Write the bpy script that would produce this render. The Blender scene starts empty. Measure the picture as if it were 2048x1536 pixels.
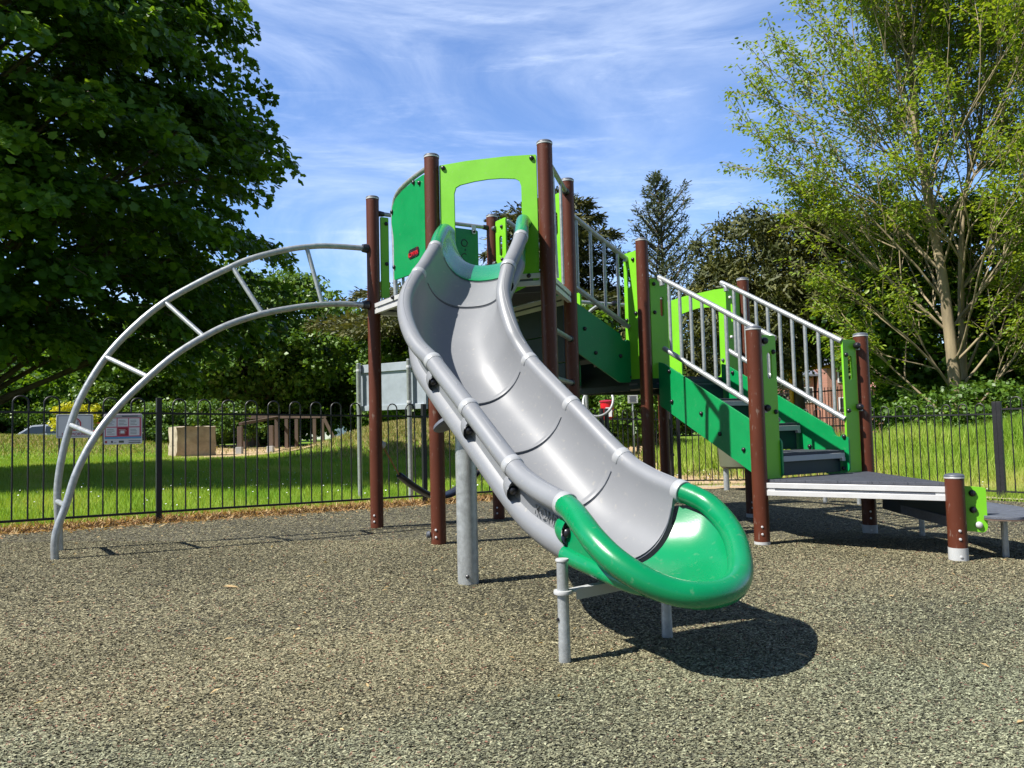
import bpy, bmesh, math, random
import numpy as np
from mathutils import Vector, Matrix
sc = bpy.context.scene
R = math.radians
random.seed(7); rng = np.random.default_rng(11)

# ------------------------------------------------------------------ camera, sky, sun, exposure
cd = bpy.data.cameras.new('camera'); cam = bpy.data.objects.new('camera', cd); sc.collection.objects.link(cam)
sc.camera = cam
cd.sensor_width = 36; cd.lens = 36*1542/2048; cd.clip_end = 2000; cd.clip_start = .05
P_, R_ = .0561109749, .0247035218
u0 = Vector((0, -math.sin(P_), math.cos(P_))); r0 = Vector((1, 0, 0)); fw = Vector((0, math.cos(P_), math.sin(P_)))
cr = math.cos(R_)*r0 - math.sin(R_)*u0; cu = math.sin(R_)*r0 + math.cos(R_)*u0
m = Matrix.Identity(4)
for i in range(3):
    m[i][0] = cr[i]; m[i][1] = cu[i]; m[i][2] = -fw[i]
m.translation = (0, 0, .85); cam.matrix_world = m

SUN_AZ, SUN_EL = 27.0, 51.0          # direction in which shadows fall (from +x towards +y), and height
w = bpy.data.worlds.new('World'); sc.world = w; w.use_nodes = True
nt = w.node_tree; N = nt.nodes; L = nt.links
bg = N['Background']; sky = N.new('ShaderNodeTexSky'); sky.sky_type = 'NISHITA'; sky.sun_disc = False
sky.sun_elevation = R(SUN_EL)
sdir = Vector((-math.cos(R(SUN_AZ)), -math.sin(R(SUN_AZ)), 0))   # horizontal direction towards the sun
sky.sun_rotation = math.atan2(sdir.x, sdir.y)
sky.air_density = 1.0; sky.dust_density = .4; sky.ozone_density = 3.0
tc = N.new('ShaderNodeTexCoord')
def wmap(scale, loc=(0, 0, 0), rot=(0, 0, 0)):
    mp = N.new('ShaderNodeMapping'); mp.inputs['Scale'].default_value = scale
    mp.inputs['Location'].default_value = loc; mp.inputs['Rotation'].default_value = rot
    L.new(tc.outputs['Generated'], mp.inputs[0]); return mp
def wnoise(mp, s, d, r, dist):
    n = N.new('ShaderNodeTexNoise'); n.inputs['Scale'].default_value = s; n.inputs['Detail'].default_value = d
    n.inputs['Roughness'].default_value = r; n.inputs['Distortion'].default_value = dist
    L.new(mp.outputs[0], n.inputs['Vector']); return n
def wramp(src, a, b, c0=0, c1=1):
    r = N.new('ShaderNodeMapRange'); r.inputs[1].default_value = a; r.inputs[2].default_value = b
    r.inputs[3].default_value = c0; r.inputs[4].default_value = c1; r.interpolation_type = 'SMOOTHSTEP'
    L.new(src, r.inputs[0]); return r
n1 = wnoise(wmap((1.0, 1.0, 3.2), (.3, .1, .2), (0, R(14), 0)), 2.6, 9, .62, .7)
n2 = wnoise(wmap((1, 1, 2.0), (2.1, 1.3, .6), (0, R(-24), 0)), 1.25, 3, .5, .3)
n3 = wnoise(wmap((1.3, 1, 9), (5.1, 1.3, .6), (0, R(32), 0)), 3.2, 7, .66, .4)
a1 = wramp(n1.outputs[0], .36, .9); a2 = wramp(n2.outputs[0], .32, .6); a3 = wramp(n3.outputs[0], .5, .82)
mu = N.new('ShaderNodeMath'); mu.operation = 'MULTIPLY'; L.new(a1.outputs[0], mu.inputs[0]); L.new(a2.outputs[0], mu.inputs[1])
mv = N.new('ShaderNodeMath'); mv.operation = 'MULTIPLY'; L.new(a3.outputs[0], mv.inputs[0]); mv.inputs[1].default_value = .35
ad = N.new('ShaderNodeMath'); ad.operation = 'ADD'; ad.use_clamp = True; L.new(mu.outputs[0], ad.inputs[0]); L.new(mv.outputs[0], ad.inputs[1])
af = N.new('ShaderNodeMath'); af.operation = 'MULTIPLY'; L.new(ad.outputs[0], af.inputs[0]); af.inputs[1].default_value = .8
tint = N.new('ShaderNodeMix'); tint.data_type = 'RGBA'; tint.blend_type = 'MULTIPLY'; tint.inputs[0].default_value = 1
L.new(sky.outputs[0], tint.inputs[6]); tint.inputs[7].default_value = (1.2, 1.38, 1.7, 1)
mx = N.new('ShaderNodeMix'); mx.data_type = 'RGBA'; L.new(af.outputs[0], mx.inputs[0]); L.new(tint.outputs[2], mx.inputs[6])
mx.inputs[7].default_value = (9.0, 10.0, 11.6, 1)
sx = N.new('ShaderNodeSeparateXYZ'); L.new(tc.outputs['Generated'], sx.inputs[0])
gz = wramp(sx.outputs[2], .62, .98, 1.0, .42); gy_ = wramp(sx.outputs[1], -.55, .25, .45, 1.0)  # sky dimmed overhead and behind the camera, added to weaken fill in shadows
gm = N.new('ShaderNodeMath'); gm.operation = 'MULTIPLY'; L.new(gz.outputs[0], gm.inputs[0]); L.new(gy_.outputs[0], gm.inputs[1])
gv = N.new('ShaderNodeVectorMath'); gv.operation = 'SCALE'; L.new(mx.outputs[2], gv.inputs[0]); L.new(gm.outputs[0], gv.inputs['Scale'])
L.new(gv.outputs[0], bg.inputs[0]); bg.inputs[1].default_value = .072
sl = bpy.data.lights.new('sun', 'SUN'); so = bpy.data.objects.new('sun', sl); sc.collection.objects.link(so)
sl.energy = 5.0; sl.angle = R(.53); sl.color = (1, .955, .88)
sd = Vector((sdir.x*math.cos(R(SUN_EL)), sdir.y*math.cos(R(SUN_EL)), math.sin(R(SUN_EL))))
so.rotation_euler = sd.to_track_quat('Z', 'Y').to_euler(); so.location = (-20, -10, 30)
sc.view_settings.view_transform = 'Standard'; sc.view_settings.look = 'None'; sc.view_settings.gamma = 1
sc.view_settings.exposure = .92

# ------------------------------------------------------------------ materials
def mat(name, col, rough=.5, metal=0, spec=.5, var=0, vscale=3, bump=0, bscale=60, coat=0, col2=None, stretch=(1, 1, 1), dirt=0):
    ma = bpy.data.materials.new(name); ma.use_nodes = True; t = ma.node_tree; b = t.nodes['Principled BSDF']
    b.inputs['Base Color'].default_value = (*col, 1); b.inputs['Roughness'].default_value = rough
    b.inputs['Metallic'].default_value = metal; b.inputs['Specular IOR Level'].default_value = spec
    b.inputs['Coat Weight'].default_value = coat
    tcn = t.nodes.new('ShaderNodeTexCoord'); mp = t.nodes.new('ShaderNodeMapping'); mp.inputs['Scale'].default_value = stretch
    t.links.new(tcn.outputs['Object'], mp.inputs[0])
    if var or col2:
        n = t.nodes.new('ShaderNodeTexNoise'); n.inputs['Scale'].default_value = vscale; n.inputs['Detail'].default_value = 6
        n.inputs['Roughness'].default_value = .65
        t.links.new(mp.outputs[0], n.inputs['Vector'])
        r = t.nodes.new('ShaderNodeMapRange'); r.inputs[1].default_value = .3; r.inputs[2].default_value = .7
        t.links.new(n.outputs[0], r.inputs[0])
        mi = t.nodes.new('ShaderNodeMix'); mi.data_type = 'RGBA'
        mi.inputs[6].default_value = (*[c*(1-var) for c in col], 1)
        mi.inputs[7].default_value = (*(col2 or [min(1, c*(1+var)) for c in col]), 1)
        t.links.new(r.outputs[0], mi.inputs[0]); last = mi.outputs[2]
        if dirt:
            n5 = t.nodes.new('ShaderNodeTexNoise'); n5.inputs['Scale'].default_value = 38; n5.inputs['Detail'].default_value = 8
            t.links.new(mp.outputs[0], n5.inputs['Vector'])
            r5 = t.nodes.new('ShaderNodeMapRange'); r5.inputs[1].default_value = .62; r5.inputs[2].default_value = .72
            r5.inputs[4].default_value = dirt; t.links.new(n5.outputs[0], r5.inputs[0])
            m5 = t.nodes.new('ShaderNodeMix'); m5.data_type = 'RGBA'; t.links.new(r5.outputs[0], m5.inputs[0]); t.links.new(last, m5.inputs[6])
            m5.inputs[7].default_value = (.35, .33, .28, 1); last = m5.outputs[2]
        t.links.new(last, b.inputs['Base Color'])
        r2 = t.nodes.new('ShaderNodeMapRange'); r2.inputs[3].default_value = max(.02, rough-.08); r2.inputs[4].default_value = rough+.1
        t.links.new(n.outputs[0], r2.inputs[0]); t.links.new(r2.outputs[0], b.inputs['Roughness'])
    if bump:
        n2 = t.nodes.new('ShaderNodeTexNoise'); n2.inputs['Scale'].default_value = bscale; n2.inputs['Detail'].default_value = 4
        t.links.new(mp.outputs[0], n2.inputs['Vector'])
        bn = t.nodes.new('ShaderNodeBump'); bn.inputs['Strength'].default_value = bump; bn.inputs['Distance'].default_value = .01
        t.links.new(n2.outputs[0], bn.inputs['Height']); t.links.new(bn.outputs[0], b.inputs['Normal'])
    return ma
M = {}
M['brown'] = mat('brown_powder_coat', (.085, .023, .011), .42, spec=.3, var=.14, vscale=5, bump=.12, bscale=220, stretch=(1, 1, .4), dirt=.25)
M['steel'] = mat('galvanised_steel', (.36, .38, .385), .38, .5, var=.22, vscale=26, bump=.08, bscale=90)
M['alu'] = mat('aluminium', (.6, .6, .6), .42, .35, var=.05, vscale=8)
M['capg'] = mat('grey_cap', (.07, .08, .1), .45, var=.1)
M['black'] = mat('black_plastic', (.012, .012, .016), .32)
M['lime'] = mat('lime_panel', (.16, .48, .016), .42, var=.08, vscale=4, bump=.05, bscale=300, dirt=.1)
M['green'] = mat('green_panel', (.0, .215, .058), .4, var=.1, vscale=4, bump=.05, bscale=300, dirt=.08)
M['navy'] = mat('navy_panel', (.006, .02, .032), .5, var=.2)
M['deck'] = mat('grey_deck', (.085, .095, .12), .6, var=.25, vscale=20, bump=.3, bscale=120)
M['sgrey'] = mat('slide_grey_plastic', (.19, .198, .212), .4, var=.045, vscale=2.2, bump=.03, bscale=160, spec=.5, coat=.05, dirt=.3)
M['sgreen'] = mat('slide_green_plastic', (.0, .19, .066), .26, var=.08, vscale=3, bump=.03, bscale=160, coat=.12, dirt=.12)
M['collar'] = mat('collar_band', (.34, .35, .36), .35, .1, var=.05)
M['fence'] = mat('fence_black', (.008, .008, .01), .5, var=.3, vscale=15)
M['white'] = mat('white_paint', (.74, .74, .77), .4, var=.03)
M['red'] = mat('red_paint', (.55, .01, .02), .4)
M['crimson'] = mat('crimson_print', (.35, .01, .03), .4)
M['pink'] = mat('pink_print', (.6, .12, .2), .45)
M['blue'] = mat('blue_print', (.12, .35, .62), .45)
M['ink'] = mat('ink', (.02, .02, .05), .45)
M['lgrey'] = mat('light_grey', (.4, .41, .41), .5, var=.08)
M['concrete'] = mat('concrete', (.33, .27, .18), .9, var=.3, vscale=2.2, bump=.6, bscale=14, col2=(.46, .4, .29))
M['wood'] = mat('weathered_timber', (.11, .075, .055), .8, var=.35, vscale=4, bump=.3, stretch=(1, 1, .2))
M['brick'] = mat('brick', (.32, .13, .085), .85, var=.2, vscale=6)
M['roof'] = mat('slate', (.13, .15, .19), .6, var=.15)
M['yellow'] = mat('yellow_paint', (.75, .36, .01), .4)
M['glass'] = mat('dark_glass', (.02, .03, .04), .08, spec=.8)
M['carw'] = mat('car_silver', (.5, .52, .56), .25, .4, coat=.6)
M['carr'] = mat('car_red', (.35, .01, .015), .25, coat=.6)
M['tyre'] = mat('rubber', (.015, .015, .015), .7)
M['olive'] = mat('olive_plastic', (.1, .11, .07), .5, var=.08)
M['rope'] = mat('rope', (.35, .16, .05), .8)
M['barkm'] = mat('bark', (.11, .085, .06), .9, var=.4, vscale=6, bump=.6, bscale=25, stretch=(1, 1, .25))
M['barky'] = mat('ash_bark', (.25, .2, .12), .85, var=.35, vscale=5, bump=.4, bscale=25, stretch=(1, 1, .25))
M['kerb'] = mat('kerb_concrete', (.38, .32, .23), .9, var=.15, vscale=6, bump=.3)
M['board'] = mat('board_back', (.29, .33, .36), .5, .2, var=.15, vscale=5)

def leafmat(name, c0, c1, c2, trans=.35, rough=.45):
    ma = bpy.data.materials.new(name); ma.use_nodes = True; t = ma.node_tree; b = t.nodes['Principled BSDF']; o = t.nodes['Material Output']
    at = t.nodes.new('ShaderNodeAttribute'); at.attribute_name = 'tint'
    cr_ = t.nodes.new('ShaderNodeValToRGB'); e = cr_.color_ramp.elements
    e[0].position = 0; e[0].color = (*c0, 1); e[1].position = 1; e[1].color = (*c2, 1); k = e.new(.55); k.color = (*c1, 1)
    t.links.new(at.outputs['Fac'], cr_.inputs[0]); t.links.new(cr_.outputs[0], b.inputs['Base Color'])
    b.inputs['Roughness'].default_value = rough; b.inputs['Specular IOR Level'].default_value = .4
    tr = t.nodes.new('ShaderNodeBsdfTranslucent'); ms = t.nodes.new('ShaderNodeMixShader'); ms.inputs[0].default_value = trans
    hs = t.nodes.new('ShaderNodeMix'); hs.data_type = 'RGBA'; hs.blend_type = 'MULTIPLY'; hs.inputs[0].default_value = 1
    t.links.new(cr_.outputs[0], hs.inputs[6]); hs.inputs[7].default_value = (1.7, 1.5, .5, 1)
    t.links.new(hs.outputs[2], tr.inputs[0]); t.links.new(b.outputs[0], ms.inputs[1]); t.links.new(tr.outputs[0], ms.inputs[2])
    t.links.new(ms.outputs[0], o.inputs[0]); return ma
M['maple'] = leafmat('maple_leaf', (.03, .085, .012), (.08, .17, .018), (.2, .32, .03), .45)
M['leafA'] = leafmat('mid_leaf', (.045, .1, .015), (.08, .16, .02), (.15, .25, .035), .3)
M['leafB'] = leafmat('bright_leaf', (.06, .13, .02), (.1, .2, .025), (.18, .28, .04), .35)
M['ash'] = leafmat('ash_leaf', (.11, .19, .02), (.18, .27, .03), (.3, .38, .06), .4)
M['dark'] = leafmat('conifer', (.028, .038, .008), (.06, .072, .016), (.15, .145, .028), .14, .6)
M['cedar'] = leafmat('cedar_needles', (.03, .042, .016), (.066, .076, .028), (.15, .15, .055), .14, .6)
M['pine'] = leafmat('pine_needles', (.04, .06, .04), (.1, .13, .085), (.19, .21, .14), .15, .6)
M['yshrub'] = leafmat('golden_leaf', (.3, .32, .01), (.45, .45, .02), (.6, .6, .05), .3)
M['grass'] = leafmat('grass_blade', (.13, .27, .02), (.26, .38, .045), (.44, .43, .14), .3, .5)
M['bankg'] = leafmat('bank_grass', (.1, .16, .03), (.3, .28, .09), (.5, .38, .2), .2, .8)
M['straw'] = leafmat('straw', (.2, .1, .04), (.38, .24, .1), (.55, .42, .22), .2, .8)
M['chip'] = leafmat('rubber_chip', (.03, .032, .028), (.17, .16, .115), (.36, .34, .25), .0, .75)

# ------------------------------------------------------------------ mesh helpers
WL = {}
def tag(o, label=None, cat=None, group=None, kind=None):
    if label: o['label'] = label
    if cat: o['category'] = cat
    if group: o['group'] = group
    if kind: o['kind'] = kind
    return o
def thing(name, loc, label, cat, group=None):
    o = bpy.data.objects.new(name, None); sc.collection.objects.link(o); o.location = loc; WL[o.name] = Vector(loc)
    o.empty_display_size = .1
    return tag(o, label, cat, group)
class MB:
    def __init__(s): s.v = []; s.f = []
    def add(s, vs, fs):
        n = len(s.v); s.v += [tuple(p) for p in vs]; s.f += [tuple(i+n for i in f) for f in fs]; return s
    def obox(s, c, ax, ay, az, sx, sy, sz):
        c = Vector(c); ax, ay, az = Vector(ax)*sx/2, Vector(ay)*sy/2, Vector(az)*sz/2
        vs = [c+i*ax+j*ay+k*az for k in (-1, 1) for j in (-1, 1) for i in (-1, 1)]
        return s.add(vs, [(0, 2, 3, 1), (4, 5, 7, 6), (0, 1, 5, 4), (2, 6, 7, 3), (0, 4, 6, 2), (1, 3, 7, 5)])
    def box(s, x0, x1, y0, y1, z0, z1):
        return s.obox(((x0+x1)/2, (y0+y1)/2, (z0+z1)/2), (1, 0, 0), (0, 1, 0), (0, 0, 1), x1-x0, y1-y0, z1-z0)
    def bar(s, a, b, wd, h, up=(0, 0, 1)):
        a, b = Vector(a), Vector(b); d = (b-a); l = d.length; d.normalize(); sd_ = d.cross(Vector(up)).normalized(); u = sd_.cross(d)
        return s.obox((a+b)/2, d, sd_, u, l, wd, h)
    def tube(s, pts, r, n=12, cap=True):
        pts = [Vector(p) for p in pts]; k = len(pts); rs = r if isinstance(r, (list, tuple)) else [r]*k
        T = []
        for i in range(k):
            a = pts[max(0, i-1)]; b = pts[min(k-1, i+1)]; T.append((b-a).normalized())
        ref = Vector((0, 0, 1)) if abs(T[0].z) < .9 else Vector((1, 0, 0))
        u = T[0].cross(ref).normalized(); vs = []
        for i in range(k):
            u = (u - T[i]*u.dot(T[i])).normalized(); v = T[i].cross(u)
            for j in range(n):
                a = 2*math.pi*j/n; vs.append(pts[i]+(u*math.cos(a)+v*math.sin(a))*rs[i])
        fs = [(i*n+j, i*n+(j+1) % n, (i+1)*n+(j+1) % n, (i+1)*n+j) for i in range(k-1) for j in range(n)]
        if cap: fs += [tuple(range(n))[::-1], tuple((k-1)*n+j for j in range(n))]
        return s.add(vs, fs)
    def lathe(s, c, axis, prof, n=20):
        c = Vector(c); ax = Vector(axis).normalized(); ref = Vector((0, 0, 1)) if abs(ax.z) < .9 else Vector((1, 0, 0))
        u = ax.cross(ref).normalized(); v = ax.cross(u); vs = []; k = len(prof)
        for r, h in prof:
            for j in range(n):
                a = 2*math.pi*j/n; vs.append(c+ax*h+(u*math.cos(a)+v*math.sin(a))*r)
        fs = [(i*n+j, i*n+(j+1) % n, (i+1)*n+(j+1) % n, (i+1)*n+j) for i in range(k-1) for j in range(n)]
        fs += [tuple(range(n))[::-1], tuple((k-1)*n+j for j in range(n))]
        return s.add(vs, fs)
    def poly(s, outline, th, fn, holes=()):
        """extruded flat polygon; fn(a,b,t) -> world"""
        bm = bmesh.new()
        def loop(pl):
            vs = [bm.verts.new((a, b, 0)) for a, b in pl]
            return [bm.edges.new((vs[i], vs[(i+1) % len(vs)])) for i in range(len(vs))]
        ed = loop(outline)
        for h in holes: ed += loop(h)
        bmesh.ops.triangle_fill(bm, use_beauty=True, use_dissolve=False, edges=ed)
        g = bmesh.ops.extrude_face_region(bm, geom=bm.faces[:])
        for e in g['geom']:
            if isinstance(e, bmesh.types.BMVert): e.co.z = th
        bmesh.ops.recalc_face_normals(bm, faces=bm.faces[:])
        bm.verts.index_update()
        s.add([fn(v.co.x, v.co.y, v.co.z) for v in bm.verts], [[v.index for v in f.verts] for f in bm.faces]); bm.free(); return s
def O(name, mb, m, parent=None, loc=None, smooth=40, bevel=0, kind=None, label=None, cat=None, group=None):
    v = np.array(mb.v, float)
    if loc is None: loc = ((v[:, 0].min()+v[:, 0].max())/2, (v[:, 1].min()+v[:, 1].max())/2, v[:, 2].min())
    v = v-np.array(loc)
    me = bpy.data.meshes.new(name); me.from_pydata(v.tolist(), [], mb.f); me.update()
    bm = bmesh.new(); bm.from_mesh(me); bmesh.ops.recalc_face_normals(bm, faces=bm.faces[:]); bm.to_mesh(me); bm.free()
    ob = bpy.data.objects.new(name, me); sc.collection.objects.link(ob)
    for q in (m if isinstance(m, (list, tuple)) else [m]): me.materials.append(M[q] if isinstance(q, str) else q)
    if smooth:
        me.polygons.foreach_set('use_smooth', [True]*len(me.polygons)); me.set_sharp_from_angle(angle=R(smooth))
    if bevel:
        b = ob.modifiers.new('bevel', 'BEVEL'); b.width = bevel; b.segments = 2; b.limit_method = 'ANGLE'; b.angle_limit = R(50)
    if parent: ob.parent = parent; ob.location = Vector(loc)-WL[parent.name]
    else: ob.location = loc
    WL[ob.name] = Vector(loc)
    return tag(ob, label, cat, group, kind)
def dup(src, loc, parent=None, group=None):
    c = src.copy(); sc.collection.objects.link(c); par = parent or src.parent
    c.parent = par; c.location = Vector(loc)-(WL[par.name] if par else Vector()); WL[c.name] = Vector(loc)
    for ch in list(src.children):
        d = ch.copy(); sc.collection.objects.link(d); d.parent = c; d.location = ch.location; WL[d.name] = Vector(loc)+ch.location
    return c
def rnd(pts, r, n=4):
    """round the corners of a polygon"""
    o = []; k = len(pts)
    for i in range(k):
        a, b, c = Vector(pts[i-1]), Vector(pts[i]), Vector(pts[(i+1) % k])
        d1, d2 = (a-b), (c-b); rr = min(r, d1.length*.45, d2.length*.45)
        p, q = b+d1.normalized()*rr, b+d2.normalized()*rr
        for j in range(n+1):
            t = j/n; o.append(tuple(p*(1-t)**2+b*2*t*(1-t)+q*t*t))
    return o
def slot(cx, cz, wd, h, n=8):
    r = wd/2; o = []
    for j in range(n+1): a = math.pi*j/n; o.append((cx+r*math.cos(a), cz+h/2-r+r*math.sin(a)))
    for j in range(n+1): a = math.pi+math.pi*j/n; o.append((cx+r*math.cos(a), cz-h/2+r+r*math.sin(a)))
    return o
V2 = lambda *a: np.array(a, float)
class Frame:
    """vertical plane through A towards B; s along, z up, off to the side (left of A->B)"""
    def __init__(s, A, B):
        s.A = V2(*A); e = V2(*B)-s.A; s.L = float(np.hypot(*e)); s.e = e/s.L; s.n = V2(-s.e[1], s.e[0])
    def p(s, a, z, off=0): q = s.A+s.e*a+s.n*off; return Vector((q[0], q[1], z))
def catmull(pts, sub=6, closed=False):
    pts = [Vector(p) for p in pts]; k = len(pts); o = []
    for i in range(k-1):
        p0 = pts[max(0, i-1)]; p1 = pts[i]; p2 = pts[i+1]; p3 = pts[min(k-1, i+2)]
        for j in range(sub):
            t = j/sub
            o.append(.5*((2*p1)+(p2-p0)*t+(2*p0-5*p1+4*p2-p3)*t*t+(3*p1-p0-3*p2+p3)*t**3))
    o.append(pts[-1]); return o

def T(x, y):
    """height of the ground"""
    x = np.asarray(x, float); y = np.asarray(y, float)
    xc = 9*np.tanh(x/9); yc = np.where(y > 10, 10+5*np.tanh((y-10)/5), np.maximum(y, -6))
    z = -.02206*xc*1.0-.00781*yc
    g = lambda cx, cy, rx, ry, h: h*np.exp(-(((x-cx)/rx)**2+((y-cy)/ry)**2)**1.4)
    z = z+g(-23, 36, 8.0, 4.0, .82)+g(-3.2, 30, 4.0, 4.5, 1.2)+g(3.5, 33, 4, 4, .9)+g(-38, 34, 12, 5, .85)
    z = z+g(9.5, 17, 2.5, 3.2, .35)+g(14, 14, 4, 4, .5)+g(8, 24, 3, 4, .5)
    return z
def Tf(x, y): return float(T(x, y))

# ------------------------------------------------------------------ ground
def grid_obj(name, xs, ys, m, dz=0, mask=None, kind='structure', zf=None):
    X, Y = np.meshgrid(xs, ys, indexing='ij'); Z = (zf or T)(X, Y)+dz; ny = len(ys)
    v = np.stack([X.ravel(), Y.ravel(), Z.ravel()], 1); f = []
    for i in range(len(xs)-1):
        for j in range(ny-1):
            if mask is None or mask((xs[i]+xs[i+1])/2, (ys[j]+ys[j+1])/2):
                f.append((i*ny+j, (i+1)*ny+j, (i+1)*ny+j+1, i*ny+j+1))
    me = bpy.data.meshes.new(name); me.from_pydata(v.tolist(), [], f); me.polygons.foreach_set('use_smooth', [True]*len(f)); me.update()
    o = bpy.data.objects.new(name, me); sc.collection.objects.link(o); me.materials.append(m); WL[o.name] = Vector()
    return tag(o, kind=kind)
def ground_mat(name, ca, cb, cc, s1=.35, s2=3, s3=60, bump=.5, dist=.03):
    ma = bpy.data.materials.new(name); ma.use_nodes = True; t = ma.node_tree; b = t.nodes['Principled BSDF']; b.inputs['Roughness'].default_value = .95
    b.inputs['Specular IOR Level'].default_value = .15
    c = t.nodes.new('ShaderNodeTexCoord')
    def nz(s, d=5):
        n = t.nodes.new('ShaderNodeTexNoise'); n.inputs['Scale'].default_value = s; n.inputs['Detail'].default_value = d; n.inputs['Roughness'].default_value = .65
        t.links.new(c.outputs['Object'], n.inputs['Vector']); return n
    def rp(n, a, b_):
        r = t.nodes.new('ShaderNodeMapRange'); r.inputs[1].default_value = a; r.inputs[2].default_value = b_; t.links.new(n.outputs[0], r.inputs[0]); return r
    m1 = t.nodes.new('ShaderNodeMix'); m1.data_type = 'RGBA'; t.links.new(rp(nz(s1), .42, .6).outputs[0], m1.inputs[0])
    m1.inputs[6].default_value = (*ca, 1); m1.inputs[7].default_value = (*cb, 1)
    m2 = t.nodes.new('ShaderNodeMix'); m2.data_type = 'RGBA'; t.links.new(rp(nz(s2, 8), .5, .68).outputs[0], m2.inputs[0])
    t.links.new(m1.outputs[2], m2.inputs[6]); m2.inputs[7].default_value = (*cc, 1)
    n3 = nz(s3, 4); r3 = rp(n3, .25, .75); r3.inputs[3].default_value = .55; r3.inputs[4].default_value = 1.45
    m3 = t.nodes.new('ShaderNodeMix'); m3.data_type = 'RGBA'; m3.blend_type = 'MULTIPLY'; m3.inputs[0].default_value = 1
    t.links.new(m2.outputs[2], m3.inputs[6]); t.links.new(r3.outputs[0], m3.inputs[7]); t.links.new(m3.outputs[2], b.inputs['Base Color'])
    bn = t.nodes.new('ShaderNodeBump'); bn.inputs['Strength'].default_value = bump; bn.inputs['Distance'].default_value = dist
    t.links.new(n3.outputs[0], bn.inputs['Height']); t.links.new(bn.outputs[0], b.inputs['Normal']); return ma
lawn_m = ground_mat('lawn', (.09, .19, .015), (.13, .24, .02), (.26, .24, .07), s2=1.2, s3=45)
dirt_m = ground_mat('dirt_path', (.42, .3, .18), (.34, .24, .14), (.5, .38, .25), s2=2, s3=25, bump=.4)

# fence line corners
FA, FB, FC, FD, FE = V2(-8.33, 3.91), V2(1.31, 11.39), V2(2.56, 12.36), V2(4.0, 12.45), V2(6.08, 9.74)
FG = V2(9.1, 5.9)
# lawn: graded grid
xs = np.unique(np.concatenate([np.arange(-14, 14.1, .5), np.arange(-60, 61, 2.0), [-400, -200, -110, 110, 200, 400]]))
ys = np.unique(np.concatenate([np.arange(-6, 20, .5), np.arange(20, 50, 1.0), [-60, -30, -12, 60, 80, 120, 200, 400]]))
lawn = grid_obj('lawn', xs, ys, lawn_m, dz=-.03)
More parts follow.
